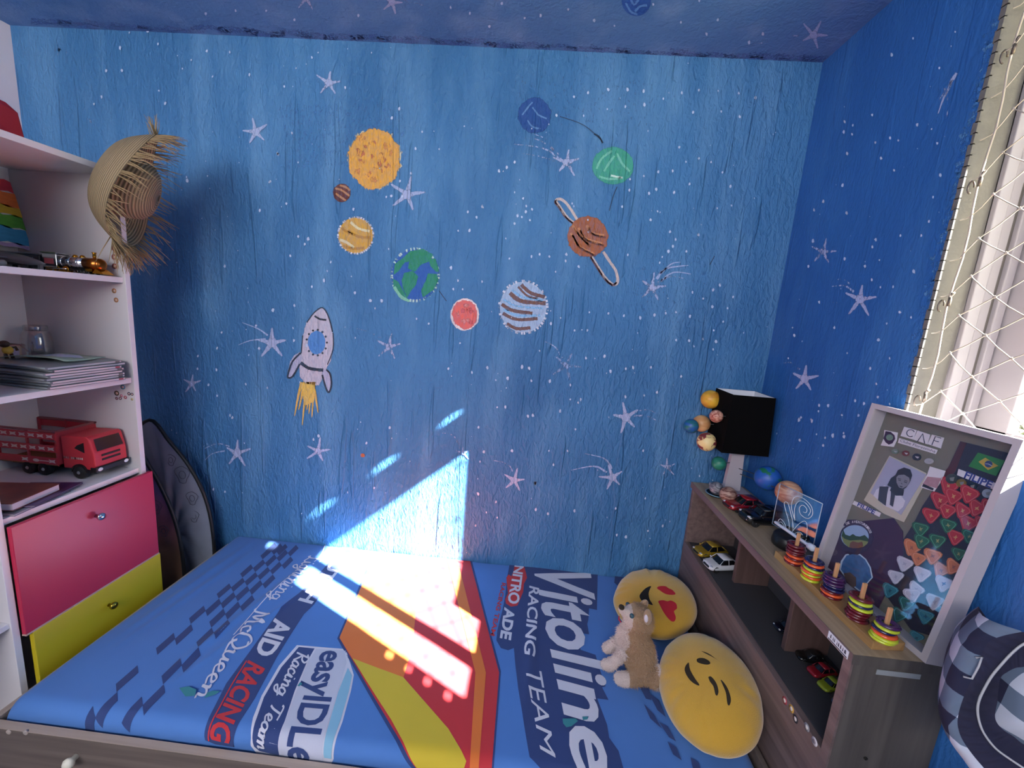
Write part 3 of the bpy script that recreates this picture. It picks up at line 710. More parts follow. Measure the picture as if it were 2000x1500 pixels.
ptext('RACING', [(478,228),(438,715),(518,738),(548,240)], WH, B, shear=.1, offset=.02)
ptext('TEAM', [(448,825),(560,1400),(662,1432),(562,830)], WH, B, shear=.15, offset=.0)
ptext('Vitoline', [(502,108),(800,1560),(1150,1560),(905,140)], WH, B, shear=.22, offset=.02, spacing=1.0)
# small dark chequers on the right
for p in ([(1075,165),(1130,170),(1105,240),(1070,210)], [(1130,170),(1180,180),(1160,215),(1145,200)], [(1195,875),(1262,885),(1310,960),(1245,940)], [(1310,990),(1380,1040),(1429,1160),(1370,1110)], [(1275,1065),(1345,1140),(1400,1240),(1320,1170)], [(1245,940),(1310,960),(1330,1040),(1290,1030)]): ppoly(p, NV, B)
for p in ([(1380,1195),(1440,1225),(1500,1330),(1450,1300)], [(1440,1330),(1500,1370),(1540,1460),(1480,1420)], [(1600,1440),(1660,1480),(1680,1560),(1620,1520)]): ppoly(p, NV, B)
# paint stains
ppoly([(0,1000),(60,990),(110,1010),(100,1050),(40,1055)], GN, A); ppoly([(180,1030),(215,1018),(262,1022),(225,1045),(160,1066)], GN, A)
ppoly([(708,1172),(800,1172),(815,1190),(770,1225),(735,1232),(712,1205)], GN, B); ppoly([(845,1160),(890,1160),(880,1180),(850,1185)], GN, B)
ppoly([(770,965),(785,975),(765,992),(752,990)], GN, A)
def fab(n, c): return mat(n, c, .8, bump=.12, bscale=700, vary=.05, vscale=12, sheen=.15)
mattress = thing('mattress', 'single mattress under a blue fitted sheet with racing team lettering', 'mattress', (-.28, -.385, .35))
sheet.build('fitted_sheet', [fab('sheet_blue', '4677bd'), fab('print_navy', '263c72'), fab('print_white', 'c9c9d8'), fab('print_red', 'bd2a33'), fab('print_light_blue', '7fb0cc'), fab('print_grey', 'b9bccf'), fab('print_yellow', 'c9b02c'), fab('print_orange', 'd8702c'), fab('stain_green', '2f7f8a')], mattress)
mb = MB(); mb.box((X0+.012, Y0+.012, .345), (X1-.012, -.012, ZM-.012)); mb.build('mattress_core', mat('mattress_ticking', 'b8bcc8', .9), mattress, bevel=.02)

# bed frame
wv = wood('grey_oak_side', '544a46', '6c605b', axis=0); wl = wood('pale_oak_edge', '9c8b80', 'b3a297', axis=0)
bed = thing('bed_frame', 'grey oak look bed frame holding the blue sheeted mattress', 'bed', (-.28, -.39, 0))
mb = MB(); mb.box((-1.25, -.792, .12), (.655, -.774, .460)); mb.build('side_board', wv, bed, bevel=.001)
mb = MB(); mb.box((-1.2502, -.7922, .460), (.655, -.7738, .4615)); mb.build('edge_banding', wl, bed)
mb = MB(); mb.box((-1.252, -.774, .1), (-1.234, -.004, .461)); mb.build('end_board', wood('pale_oak_end', '9c8b80', 'b3a297', axis=1), bed, bevel=.001)
mb = MB(); mb.box((-1.25, -.774, .30), (.655, -.004, .335)); mb.build('slat_base', wv, bed)
for x in (-1.2, .6):
    for y in (-.75, -.05):
        mb = MB(); mb.box((x-.025, y-.02, 0), (x+.025, y+.02, .3)); mb.build('leg', wv, bed)
mb = MB(); mb.lathe([(.0, 0), (.007, 0), (.006, -.008), (.012, -.014), (.013, -.02), (.008, -.026), (0, -.027)], (-1.01, -.791, .41), (0, 1, 0), 20); mb.build('knob', mat('cream_plastic', 'd8d3c4', .35), bed)
for px, py in ((17, 1430), (50, 1431)):
    p = at(px, py, 1, -.7925); mb = MB(); mb.lathe([(.006, -.002), (.006, .001), (.003, .0015), (0, .001)], (p.x, -.7925, p.z), (0, -1, 0), 14); mb.build('screw_cap', mat('pale_screw_cap', 'a79b95', .4), bed)

# ================================================================= headboard cabinet
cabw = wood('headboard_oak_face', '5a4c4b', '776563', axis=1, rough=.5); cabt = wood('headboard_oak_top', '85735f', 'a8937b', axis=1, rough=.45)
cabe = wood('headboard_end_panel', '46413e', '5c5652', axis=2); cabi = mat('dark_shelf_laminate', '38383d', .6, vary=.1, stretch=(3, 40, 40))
cab = thing('headboard_cabinet', 'narrow grey oak bookcase headboard with open compartments at the head of the bed', 'cabinet', (.76, -.41, 0))
def bx(name, a, b, m, par=cab, bev=.0015): q = MB(); q.box(a, b); return q.build(name, m, par, bevel=bev)
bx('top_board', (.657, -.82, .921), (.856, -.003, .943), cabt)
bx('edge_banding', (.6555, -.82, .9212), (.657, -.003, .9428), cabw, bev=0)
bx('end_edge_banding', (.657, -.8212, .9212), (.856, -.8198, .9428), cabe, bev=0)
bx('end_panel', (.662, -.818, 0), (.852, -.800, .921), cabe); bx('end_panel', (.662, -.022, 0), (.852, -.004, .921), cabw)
bx('end_panel_edge', (.658, -.8185, 0), (.6625, -.7995, .921), cabw, bev=0)
bx('front_board', (.658, -.800, 0), (.676, -.022, .700), cabw); bx('shelf', (.676, -.800, .684), (.852, -.022, .700), cabi)
bx('back_panel', (.848, -.80, .70), (.853, -.022, .921), cabi, bev=0)
bx('divider', (.736, -.262, .70), (.848, -.246, .921), wood('divider_oak', '4a3937', '604a47', axis=2)); bx('divider', (.736, -.543, .70), (.848, -.527, .921), MC['divider_oak'])
mb = MB(); a = at(1636, 1243, 0, .6545); b = at(1667, 1281, 0, .6545)
mb.box((.6545, -.812, .9235), (.6552, -.758, .9405)); st = mb.build('sticker', mat('white_sticker', 'd5dde4', .4), cab)
mb = MB(); Q = [V((.6543, -.763, .9295)), V((.6543, -.808, .9295)), V((.6543, -.808, .9375)), V((.6543, -.763, .9375))]
for u0_, u1_ in ((.02, .1), (.18, .24), (.26, .32), (.42, .47), (.5, .58), (.62, .7), (.76, .82), (.86, .98)): mb.add([quadmap(Q, u0_, 0), quadmap(Q, u1_, 0), quadmap(Q, u1_-.02, 1), quadmap(Q, u0_+.02, 1)], [(0, 1, 2, 3)])
mb.box((.6542, -.810, .9245), (.6545, -.760, .9268)); mb.build('sticker_lettering', mat('sticker_dark_ink', '2f3a48', .5), st)
mb = MB(); p = at(1713, 1310, 1, -.8195); q = at(1798, 1324, 1, -.8195)
mb.box((p.x, -.8192, q.z-.004), (q.x, -.8186, p.z+.002)); tp = mb.build('tape_strip', mat('grey_tape', '8f9499', .5), cab)
mb = MB(); p = at(1690, 1480, 1, -.818); mb.lathe([(.0035, 0), (.0035, .002), (0, .002)], (p.x, -.8183, p.z), (0, -1, 0), 14); mb.build('screw_hole', mat('black_hole', '101010', .9), cab)
for (px, py), c in zip([(1532, 1368), (1545, 1384), (1553, 1404), (1575, 1420), (1590, 1448)], ['a8444f', 'c79a48', '2b2b33', '8d8a92', 'c9c2c6']):
    p = at(px, py, 0, .657); q = MB(); q.lathe([(.0, .0008), (.0085, .0006), (.0085, 0)], (.658, p.y, p.z), (-1, 0, 0), 20); s_ = q.build('round_sticker', mat('sticker_'+c, c, .4), cab)
    q = MB(); q.lathe([(0, .0013), (.0045, .0012), (.0045, .0004)], (.658, p.y, p.z), (-1, 0, 0), 16); q.build('sticker_motif', mat('sticker_motif_'+c, 'd8cfc8' if c != 'c9c2c6' else '8b8088', .4), s_)
bx('head_rail', (.637, -.774, .30), (.650, -.01, .503), wv, bed)

# ================================================================= shelf unit on the left
wm = mat('white_melamine', 'e2dde0', .35, vary=.02); wmi = mat('white_melamine_shaded', 'c6c2c4', .45, vary=.02)  # the greyer copy puts shade into the colour of the inner side panel
XF = -1.29; XB = -1.64
sh = thing('shelf_unit', 'tall white open shelf unit with red and yellow fronts below', 'shelf', (-1.46, -.49, 0))
def sx(name, a, b, m=wm, bev=.001, par=sh): return bx(name, a, b, m, par, bev)
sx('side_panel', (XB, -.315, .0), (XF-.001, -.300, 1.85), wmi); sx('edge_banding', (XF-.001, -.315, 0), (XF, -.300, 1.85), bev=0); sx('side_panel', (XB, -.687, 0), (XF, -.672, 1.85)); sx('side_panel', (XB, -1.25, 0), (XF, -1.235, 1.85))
sx('back_panel', (XB-.006, -1.25, .0), (XB, -.300, 1.85), mat('bright_back_panel', 'f2efed', .5))
sx('top_board', (XB, -1.25, 1.85), (XF, -.300, 1.867))
for n, z in (('shelf_board', 1.553), ('shelf_board', 1.235), ('shelf_board', .925)): sx(n, (XB, -.672, z-.017), (XF-.008, -.315, z))
for z in (1.5, 1.2, .9, .645, .3): sx('shelf_board', (XB, -1.235, z-.015), (XF-.004, -.687, z))
sx('bottom_board', (XB, -1.25, .05), (XF, -.300, .068))
dr = sx('red_drawer_front', (XF, -.669, .597), (XF+.012, -.288, .905), mat('red_laminate', 'bf2c4d', .35, vary=.05, vscale=4), .0015)
dy = sx('yellow_drawer_front', (XF, -.655, .270), (XF+.013, -.285, .592), mat('yellow_laminate', 'd2bd2a', .35, vary=.04, vscale=4), .0015)
sx('drawer_edge', (XF-.0, -.669, .5925), (XF+.0125, -.288, .597), mat('worn_chipboard_edge', 'c9a79c', .8, vary=.2, vscale=60), 0)
ch = mat('chrome_knob', 'cfcfd6', .12, metal=1); br = mat('brass_knob', 'b59a3c', .2, metal=1)
for par, y, z, m in ((dr, -.476, .836, ch), (dy, -.467, .526, br)):
    q = MB(); q.lathe([(.005, 0), (.0045, .008), (.009, .012), (.0115, .017), (.010, .022), (0, .0245)], (XF+.012, y, z), (1, 0, 0), 20); q.build('knob', m, par)
q = MB(); q.box((XB+.02, -.74, .30), (XB+.20, -.692, .62)); q.build('brown_file_box', mat('brown_card', '7a5842', .8), sh)
# little round stickers on the inner face
k = 0
for px, py, r, c in [(223,485,.0085,'8b3a48'),(223,502,.0085,'8b3a48'),(224,520,.0085,'913f45'),(223,568,.0075,'a9764a'),(227,586,.0075,'a9764a'),(228,768,.0085,'4a3a28'),(240,756,.008,'4a8fa6'),(252,769,.0055,'28284a'),(258,770,.005,'30304a'),(228,778,.005,'6a2050'),(235,778,.005,'38184a'),(245,776,.0055,'a02850'),(237,773,.0045,'b0306a'),(258,780,.004,'a89a3c')]:
    p = at(px, py, 1, -.315); q = MB(); q.lathe([(0, .0008), (r, .0006), (r, 0)], (p.x, -.315, p.z), (0, -1, 0), 18); s_ = q.build('round_sticker', mat('rs_'+c, c, .4), sh)
    q = MB(); q.lathe([(0, .0013), (r*.5, .0012), (r*.5, .0005)], (p.x+r*.1, -.315, p.z), (0, -1, 0), 14); q.build('sticker_motif', mat('rs_motif', 'd5b7a8', .4), s_)

# ================================================================= things on the shelf unit
random.seed(21)
# red box on the very top
t = thing('toy_box', 'dark red cardboard box with a white label on top of the shelf unit', 'box', (-1.42, -.56, 1.867))
mb = MB(); P = [(-1.345, -.66, 1.868), (-1.345, -.488, 1.868), (-1.345, -.497, 1.935), (-1.352, -.515, 1.952), (-1.355, -.66, 1.968)]
mb.prism(P, (-.16, 0, 0)); mb.build('box_body', mat('dark_red_card', 'a01f2c', .45, vary=.08), t, bevel=.003)
mb = MB(); mb.box((-1.3435, -.585, 1.872), (-1.3425, -.565, 1.915)); mb.build('label_patch', mat('white_label', 'd9d9dc', .5), t)
mb = MB(); mb.box((-1.3445, -.655, 1.872), (-1.3428, -.59, 1.93)); mb.build('dark_window', mat('very_dark_red', '3a0d12', .4), t)
# rainbow painting leaning in the top compartment
t = thing('rainbow_painting', 'childs rainbow striped painting leaning at the back of the top compartment', 'painting', (-1.6, -.45, 1.553))
ec = [at(62, 484, 0, -1.60), at(20, 356, 0, -1.60)]
rows = ['c23a4a', 'd8733a', 'cfae35', '55a03a', '3d92bf', 'b39ac4']; cuts = [0, .17, .39, .53, .73, .98, 1.04]
mb = MB(); n = 14
for i in range(6):
    u0, u1 = cuts[i], cuts[i+1]
    top = ec[1].lerp(ec[0], u0); bot = ec[1].lerp(ec[0], u1)
    for j in range(n):
        f0, f1 = j/n, (j+1)/n
        def pp(a, f): return V((-1.60, a.y-.2*f+.002*math.sin(f*40+i), a.z+.012*f+(.0035*math.sin(f*23+i*2) if 0 < f < 1 else 0)))
        mb.add([pp(top, f0), pp(bot, f0), pp(bot, f1), pp(top, f1)], [(0, 1, 2, 3)], i)
tt = [ec[1]+V((-.002, 0, 0)), ec[0]+V((-.002, 0, -.006)), ec[0]+V((-.002, -.2, 0)), ec[1]+V((-.002, -.2, .012))]
mb.prism(tt, (-.002, 0, 0), 6)
mb.build('painted_card', [mat('poster_'+c, c, .8, bump=.3, bscale=150, vary=.25, vscale=30, stretch=(1, 1, 4)) for c in rows]+[mat('card_white', 'e3dfdc', .8)], t)

# toy train and plane on the second board
chrome = mat('chrome_toy', 'd8d8da', .15, metal=1); gold = mat('gold_toy', 'd0902f', .2, metal=1); copper = mat('copper_toy', 'b0682f', .28, metal=1)
dk = mat('black_plastic', '17171a', .4); gryp = mat('dull_silver_plastic', '8a8a90', .35, metal=.4)
t = thing('toy_train', 'chrome and gold toy steam engine on the second shelf board', 'toy train', (-1.43, -.36, 1.553))
yc = -.365; zb = 1.553; fx = -1.292
def cylx(mb, x0, x1, z, r, mi=0, y=yc, n=18): mb.lathe([(0, 0), (r, 0), (r, x1-x0), (0, x1-x0)], (x0, y, z), (1, 0, 0), n, mi)
mb = MB(); cylx(mb, fx-.062, fx-.018, zb+.031, .0175); mb.ball((fx-.018, yc, zb+.031), (.008, .0165, .0165)); mb.build('boiler_front', copper, t)
mb = MB(); cylx(mb, fx-.138, fx-.060, zb+.031, .0172)
for k in range(3): cylx(mb, fx-.128+.024*k, fx-.125+.024*k, zb+.031, .0185)
mb.build('boiler', chrome, t)
mb = MB(); mb.lathe([(.003, 0), (.0045, .008), (.004, .016), (.006, .020), (.0, .020)], (fx-.037, yc, zb+.045), (0, 0, 1), 14); mb.build('chimney', gold, t)
for x in (fx-.075, fx-.098):
    mb = MB(); mb.lathe([(.006, 0), (.007, .006), (.004, .011), (0, .012)], (x, yc, zb+.043), (0, 0, 1), 14); mb.build('dome', gold, t)
mb = MB(); mb.box((fx-.182, yc-.019, zb+.012), (fx-.138, yc+.019, zb+.052)); mb.box((fx-.186, yc-.021, zb+.052), (fx-.134, yc+.021, zb+.056)); mb.build('cab', chrome, t, bevel=.002)
mb = MB(); mb.box((fx-.175, yc-.0197, zb+.022), (fx-.146, yc-.0185, zb+.038)); mb.build('red_window', mat('pink_red_panel', 'c9636a', .4), t)
mb = MB(); mb.prism([(fx-.03, yc-.017, zb+.004), (fx, yc-.012, zb+.003), (fx-.018, yc-.017, zb+.018)], (0, .032, 0)); mb.box((fx-.05, yc-.018, zb+.008), (fx-.028, yc+.018, zb+.016)); mb.build('cowcatcher', gold, t)
mb = MB(); mb.box((fx-.186, yc-.015, zb+.008), (fx-.04, yc+.015, zb+.014)); mb.build('chassis', dk, t)
for x, r in ((fx-.165, .0095), (fx-.140, .0095), (fx-.112, .0095), (fx-.07, .006), (fx-.05, .006)):
    for s_ in (-1, 1):
        mb = MB(); mb.lathe([(r, -.0015), (r, .0015), (r*.8, .0016), (r*.75, .0008), (0, .0008)], (x, yc+s_*.017, zb+r), (0, s_, 0), 18); mb.build('wheel', gold if r > .008 else dk, t)
mb = MB(); mb.tube([(fx-.17, yc-.02, zb+.009), (fx-.105, yc-.02, zb+.011)], .0016, 6); mb.build('coupling_rod', chrome, t)
t = thing('toy_train_coach', 'dark toy railway coach with a row of light studs behind the chrome engine', 'toy train', (-1.56, -.36, 1.553))
mb = MB(); mb.box((-1.625, yc-.018, zb+.012), (fx-.192, yc+.018, zb+.045)); mb.build('coach_body', mat('dark_coach', '3c383c', .3), t, bevel=.003)
mb = MB(); mb.box((-1.626, yc-.019, zb+.045), (fx-.190, yc+.019, zb+.050)); mb.build('coach_roof', gryp, t, bevel=.002)
for k in range(5):
    mb = MB(); mb.ball((-1.60+.024*k, yc-.0185, zb+.034), (.003, .0015, .004), 0, 10, 6); mb.build('stud', chrome, t)
for x in (-1.61, -1.52):
    for s_ in (-1, 1): mb = MB(); mb.lathe([(.0075, -.0015), (.0075, .0015), (0, .0015)], (x, yc+s_*.016, zb+.0075), (0, s_, 0), 16); mb.build('wheel', dk, t)
t = thing('toy_plane', 'grey plastic toy airliner in front of the toy train', 'toy plane', (-1.47, -.45, 1.553))
ys = -.43; mb = MB(); secs = []
x0p, x1p = -1.63, -1.405
for i in range(17):
    f = i/16; x = x0p+(x1p-x0p)*f; r = .013*min(1, (max(0, 1-f)/.28)**.55 if f > .72 else (.35+.65*min(1, f/.35))); r = max(r, .0008)
    z = zb+.030-.012*max(0, f-.55)/.45+.004*(1-min(1, f/.3))
    secs.append([V((x, ys+r*math.cos(a), z+r*math.sin(a))) for a in [2*math.pi*k/16 for k in range(16)]])
mb.loft(secs); mb.build('fuselage', gryp, t)
mb = MB(); mb.prism([(-1.555, ys-.01, zb+.027), (-1.50, ys-.01, zb+.027), (-1.56, ys-.085, zb+.029), (-1.585, ys-.085, zb+.029)], (0, 0, .003)); mb.build('wing', gryp, t)
mb = MB(); mb.prism([(-1.555, ys+.01, zb+.027), (-1.52, ys+.01, zb+.027), (-1.56, ys+.03, zb+.029), (-1.575, ys+.03, zb+.029)], (0, 0, .003)); mb.build('wing', gryp, t)
for x in (-1.535, -1.505): mb = MB(); mb.lathe([(.002, 0), (.007, .004), (.008, .02), (.0, .022)], (x, ys-.035, zb+.012+.0), (1, 0, 0), 14); mb.build('engine', mat('light_grey_plastic', 'b5b5ba', .4), t)
mb = MB(); mb.box((-1.545, ys-.004, zb), (-1.535, ys+.004, zb+.02)); mb.build('landing_gear', gryp, t); mb = MB(); mb.box((-1.425, ys-.004, zb), (-1.418, ys+.004, zb+.02)); mb.build('landing_gear', gryp, t)

# ---- magazines (stack on the third board)
covers = ['6f7377', '5f6468', '74777c', '66696e', '70757a', '7d8286', '5c6167', '83888a']
pgm = mat('magazine_pages', 'd9cfd4', .7, vary=.06, vscale=3, stretch=(1, 1, 120))
z = 1.236; names = ['bottommost', 'second from the bottom', 'third from the bottom', 'fourth from the bottom', 'fourth from the top', 'third from the top', 'second from the top', 'topmost']
for k in range(8):
    th = .0072; a = R(random.uniform(-2.2, 2.2)-1.5); cx, cy = -1.413+random.uniform(-.004, .004)-(.006 if k > 5 else 0), -.441+random.uniform(-.004, .004)+(.004 if k > 5 else 0)
    t = thing('magazine', 'grey backed magazine, %s of the stack on the third shelf board' % names[k], 'magazine', (cx, cy, z), 'magazines stacked on the third shelf board')
    w, d = .125, .098
    def sec(off0, off1, inset):
        secs = []
        for i in range(9):
            u = -w+2*w*i/8
            bend = .004*math.sin((i/8)*math.pi)*(k/7)+(.012*(k/7))*max(0, -(u/w)-.1)**1.5*0
            row = []
            for (vv, zz) in ((-d+inset, off0), (d-inset, off0), (d-inset, off1), (-d+inset, off1)):
                row.append(V((cx+u*(1-inset/w)*math.cos(a)-vv*math.sin(a), cy+u*(1-inset/w)*math.sin(a)+vv*math.cos(a), z+zz+bend)))
            secs.append(row)
        return secs
    mb = MB(); mb.loft(sec(.0009, th-.0012, .0012), smooth=False); mb.build('pages', pgm, t)
    mb = MB(); mb.loft(sec(th-.0012, th-.0004, 0), smooth=False); mb.loft(sec(0, .0009, 0), smooth=False)
    mb.tube([V((cx+u*math.cos(a)+d*math.sin(a), cy+u*math.sin(a)-d*math.cos(a), z+th*.5+.004*math.sin((u+w)/(2*w)*math.pi)*(k/7))) for u in [-w+2*w*i/8 for i in range(9)]], th*.46, 8)
    mb.build('cover', mat('mag_'+covers[k], covers[k], .35, vary=.2, vscale=14), t)
    if k in (0, 1, 2, 4, 5, 7):
        q = MB(); e = V((cx+(w+.0003)*math.cos(a)-(d-.02)*math.sin(a), cy+(w+.0003)*math.sin(a)+(d-.02)*math.cos(a), z+.0012)); f = V((cx+(w+.0003)*math.cos(a)-(d-.007)*math.sin(a), cy+(w+.0003)*math.sin(a)+(d-.007)*math.cos(a), z+.0012))
        q.add([e, f, f+V((0, 0, .0045)), e+V((0, 0, .0045))], [(0, 1, 2, 3)]); q.build('edge_mark', mat('mark_red' if k in (0, 5) else 'mark_grey', 'a34a5a' if k in (0, 5) else '77706f', .6), t)
    z += th+.0003
# crumpled leaflet on top
t = thing('leaflet', 'green and white folded leaflet lying on top of the magazine stack', 'leaflet', (-1.43, -.45, z))
mb = MB(); n = 10
for i in range(n):
    for j in range(5):
        pass
vs = []; 
for i in range(n+1):
    for j in range(6):
        u = i/n; v = j/5; vs.append(V((-1.50+.17*u, -.49+.11*v+.02*u, z+.0065+.010*math.sin(u*3.1)*(1-.4*v)+.002*math.sin(u*9+v*5))))
mb.add(vs, [(i*6+j, i*6+j+1, (i+1)*6+j+1, (i+1)*6+j) for i in range(n) for j in range(5)], 0, True)
lf = mb.build('folded_sheet', mat('pale_green_paper', '93a596', .5, vary=.25, vscale=25), t)
sm2 = lf.modifiers.new('s', 'SOLIDIFY'); sm2.thickness = .0015
mb = MB(); mb.add([v+V((0, 0, .0012)) for v in (vs[5*6+1], vs[8*6+1], vs[9*6+3], vs[7*6+4], vs[5*6+3])], [(0, 1, 2, 3, 4)]); mb.build('printed_panel', mat('pale_blue_print', 'b9c2da', .5), t)

# glass jar, figurine and little house box
def thinglass(name, tint=(.97, .98, .98, 1), f=.3):
    g = bpy.data.materials.new(name); g.use_nodes = True; n = g.node_tree.nodes; l = g.node_tree.links; n.remove(n['Principled BSDF'])
    t_ = n.new('ShaderNodeBsdfTransparent'); t_.inputs[0].default_value = tint; gl = n.new('ShaderNodeBsdfGlossy'); gl.inputs['Roughness'].default_value = .04
    lw = n.new('ShaderNodeLayerWeight'); lw.inputs[0].default_value = .35; mm = n.new('ShaderNodeMath'); mm.operation = 'MULTIPLY_ADD'; mm.inputs[1].default_value = .8*f; mm.inputs[2].default_value = f*.3
    m_ = n.new('ShaderNodeMixShader'); l.new(lw.outputs['Facing'], mm.inputs[0]); l.new(mm.outputs[0], m_.inputs[0]); l.new(t_.outputs[0], m_.inputs[1]); l.new(gl.outputs[0], m_.inputs[2]); l.new(m_.outputs[0], n['Material Output'].inputs[0]); return g
jg = thinglass('jar_glass', f=.5)
jc = at(73, 690, 1, -.365); jx = jc.x; zj = 1.235
t = thing('glass_jar', 'clear empty glass jar standing behind the magazine stack', 'jar', (jx, -.372, zj))
mb = MB(); mb.lathe([(.0, .003), (.028, .003), (.031, .008), (.033, .03), (.033, .10), (.030, .122), (.024, .133), (.0225, .137), (.0225, .143)], (jx, -.362, zj), n=32, cap=False); mb.lathe([(0, 0), (.027, 0), (.033, .006), (.035, .03), (.035, .10), (.032, .123), (.026, .135)], (jx, -.362, zj), n=32, cap=False)
mb.build('jar_body', jg, t)
mb = MB(); mb.lathe([(.0245, .134), (.026, .137), (.026, .148), (.024, .151), (0, .151)], (jx, -.362, zj), n=32); mb.build('lid', thinglass('jar_lid_plastic', (.8, .82, .83, 1), .6), t)
t = thing('house_box', 'small pink and cream house shaped box behind the magazines', 'box', (-1.60, -.44, 1.235))
hx = -1.57; a0 = at(14, 690, 0, hx); a1 = at(52, 690, 0, hx); b1 = at(62, 690, 0, hx-.03)
zt = at(40, 672, 0, hx).z
mb = MB(); mb.prism([(hx, a0.y, 1.2355), (hx, a1.y, 1.2355), (hx, a1.y, zt-.016), (hx, a1.y-.014, zt), (hx, a0.y, zt)], (-.05, 0, 0)); mb.build('box_body', mat('cream_card', 'd9bda6', .6), t)
mb = MB(); mb.prism([(hx+.002, a0.y-.004, zt), (hx+.002, a1.y-.014, zt), (hx+.002, a1.y+.006, zt-.024), (hx+.002, a1.y+.003, zt-.024), (hx+.002, a1.y-.015, zt-.004), (hx+.002, a0.y-.004, zt-.004)], (-.054, 0, 0)); mb.build('roof', mat('pink_card', 'b98080', .6), t)
mb = MB(); mb.box((hx, a1.y-.042, 1.26), (hx+.0008, a1.y-.018, zt-.012)); mb.build('picture', mat('lilac_print', 'c6bad8', .5, vary=.3, vscale=150), t)
t = thing('toy_figurine', 'tiny brown and yellow jointed toy at the left edge beside the house box', 'toy', (-1.5, -.52, 1.235))
f0 = at(8, 672, 0, -1.50); 
mb = MB(); mb.ball((-1.50, f0.y, f0.z+.0), (.012, .010, .010)); mb.build('head', mat('dark_brown_plastic', '43281c', .4), t)
mb = MB(); mb.ball((-1.50, f0.y+.006, f0.z-.018), (.010, .012, .012)); mb.build('body', mat('yellow_plastic', 'c9a03c', .4), t)
mb = MB(); mb.tube([(-1.50, f0.y+.01, f0.z-.012), (-1.497, f0.y+.022, f0.z-.010), (-1.495, f0.y+.024, f0.z-.020)], .0035, 8); mb.tube([(-1.50, f0.y, f0.z-.028), (-1.495, f0.y-.002, f0.z-.04), (-1.495, f0.y-.002, 1.236)], .004, 8); mb.tube([(-1.50, f0.y+.012, f0.z-.028), (-1.495, f0.y+.012, f0.z-.04), (-1.495, f0.y+.012, 1.236)], .004, 8); mb.build('limb', MC['dark_brown_plastic'], t)

# ---- red toy truck on the fourth board
zt = .925; red = mat('red_toy_plastic', 'c23440', .38); redd = mat('red_toy_top', 'b5404a', .45); tyre = mat('toy_tyre', '1a1a1c', .6, bump=.3, bscale=300); hub = mat('silver_hub', 'b9bcc2', .3, metal=.8)
t = thing('toy_truck', 'red slatted toy cattle truck facing out on the fourth shelf board', 'toy truck', (-1.47, -.375, zt))
ya, yb = -.425, -.325; xf = -1.325; xb = -1.43
# cab
mb = MB(); prof = [(xf-.004, zt+.030), (xf, zt+.038), (xf-.001, zt+.085), (xf-.012, zt+.130), (xf-.022, zt+.137), (xb, zt+.134), (xb, zt+.030)]
mb.prism([(x, ya, z) for x, z in prof], (0, yb-ya, 0)); mb.build('cab', red, t, bevel=.004)
mb = MB(); mb.add([V((xf+.0003, ya+.010, zt+.090)), V((xf+.0003, yb-.010, zt+.090)), V((xf-.0105, yb-.012, zt+.127)), V((xf-.0105, ya+.012, zt+.127))], [(0, 1, 2, 3)]); mb.build('windscreen', mat('truck_window_dark', '3a2024', .15), t)
mb = MB(); mb.prism([(xf-.03, ya-.0006, zt+.085), (xf-.03, ya-.0006, zt+.118), (xf-.052, ya-.0006, zt+.108), (xf-.062, ya-.0006, zt+.098)], (0, .001, 0)); mb.build('side_window', mat('truck_window_black', '1f1a1e', .2), t)
for zz in (.056, .070):
    mb = MB(); mb.box((xf-.003, ya+.022, zt+zz), (xf+.0012, yb-.022, zt+zz+.006)); mb.build('grille_slot', mat('slot_black', '220e10', .6), t)
mb = MB(); mb.box((xf-.016, ya-.002, zt+.022), (xf+.006, yb+.002, zt+.040)); mb.build('bumper', dk, t, bevel=.003)
for y in (ya+.010, yb-.010): mb = MB(); mb.ball((xf+.005, y, zt+.032), (.003, .008, .006), 0, 12, 8); mb.build('headlight', mat('headlight_white', 'e6e6ea', .15), t)
mb = MB(); Q = [V((xb+.006, ya-.0008, zt+.062)), V((xf-.035, ya-.0008, zt+.062)), V((xf-.035, ya-.0008, zt+.070)), V((xb+.006, ya-.0008, zt+.070))]
for u0_ in [i/11 for i in range(11)]: mb.add([quadmap(Q, u0_, .1*(i_ % 2)), quadmap(Q, u0_+.06, 0), quadmap(Q, u0_+.06, .9), quadmap(Q, u0_, .8)], [(0, 1, 2, 3)]) if (i_ := int(u0_*11)) != 3 else None; mb.build('door_lettering', mat('cream_ink', 'e5d3cf', .5), t)
# chassis and wheels
mb = MB(); mb.box((-1.632, ya+.022, zt+.020), (xf-.02, yb-.022, zt+.034)); mb.build('chassis', dk, t)
for x in (-1.375, -1.492, -1.545):
    mb = MB(); pts = [(x+.026*math.cos(a), ya-.004, zt+.022+.026*math.sin(a)) for a in [math.pi*i/10 for i in range(11)]]
    mb.prism(pts+[(x-.021, ya-.004, zt+.022), ]+[(x+.021*math.cos(a), ya-.004, zt+.022+.021*math.sin(a)) for a in [math.pi-math.pi*i/10 for i in range(11)]], (0, .02, 0))
    if x > -1.4: mb.build('mudguard', dk, t)
    for y in (ya+.004, yb-.004):
        s_ = -1 if y < -.37 else 1
        mb = MB(); mb.lathe([(.012, -.010), (.019, -.009), (.021, -.006), (.021, .006), (.019, .009), (.012, .010)], (x, y, zt+.021), (0, s_, 0), 28); w_ = mb.build('wheel', tyre, t)
        mb = MB(); mb.lathe([(.0125, .008), (.012, .0095), (.007, .008), (.004, .0115), (0, .0118)], (x, y, zt+.021), (0, s_, 0), 20); mb.build('hub_cap', hub, w_)
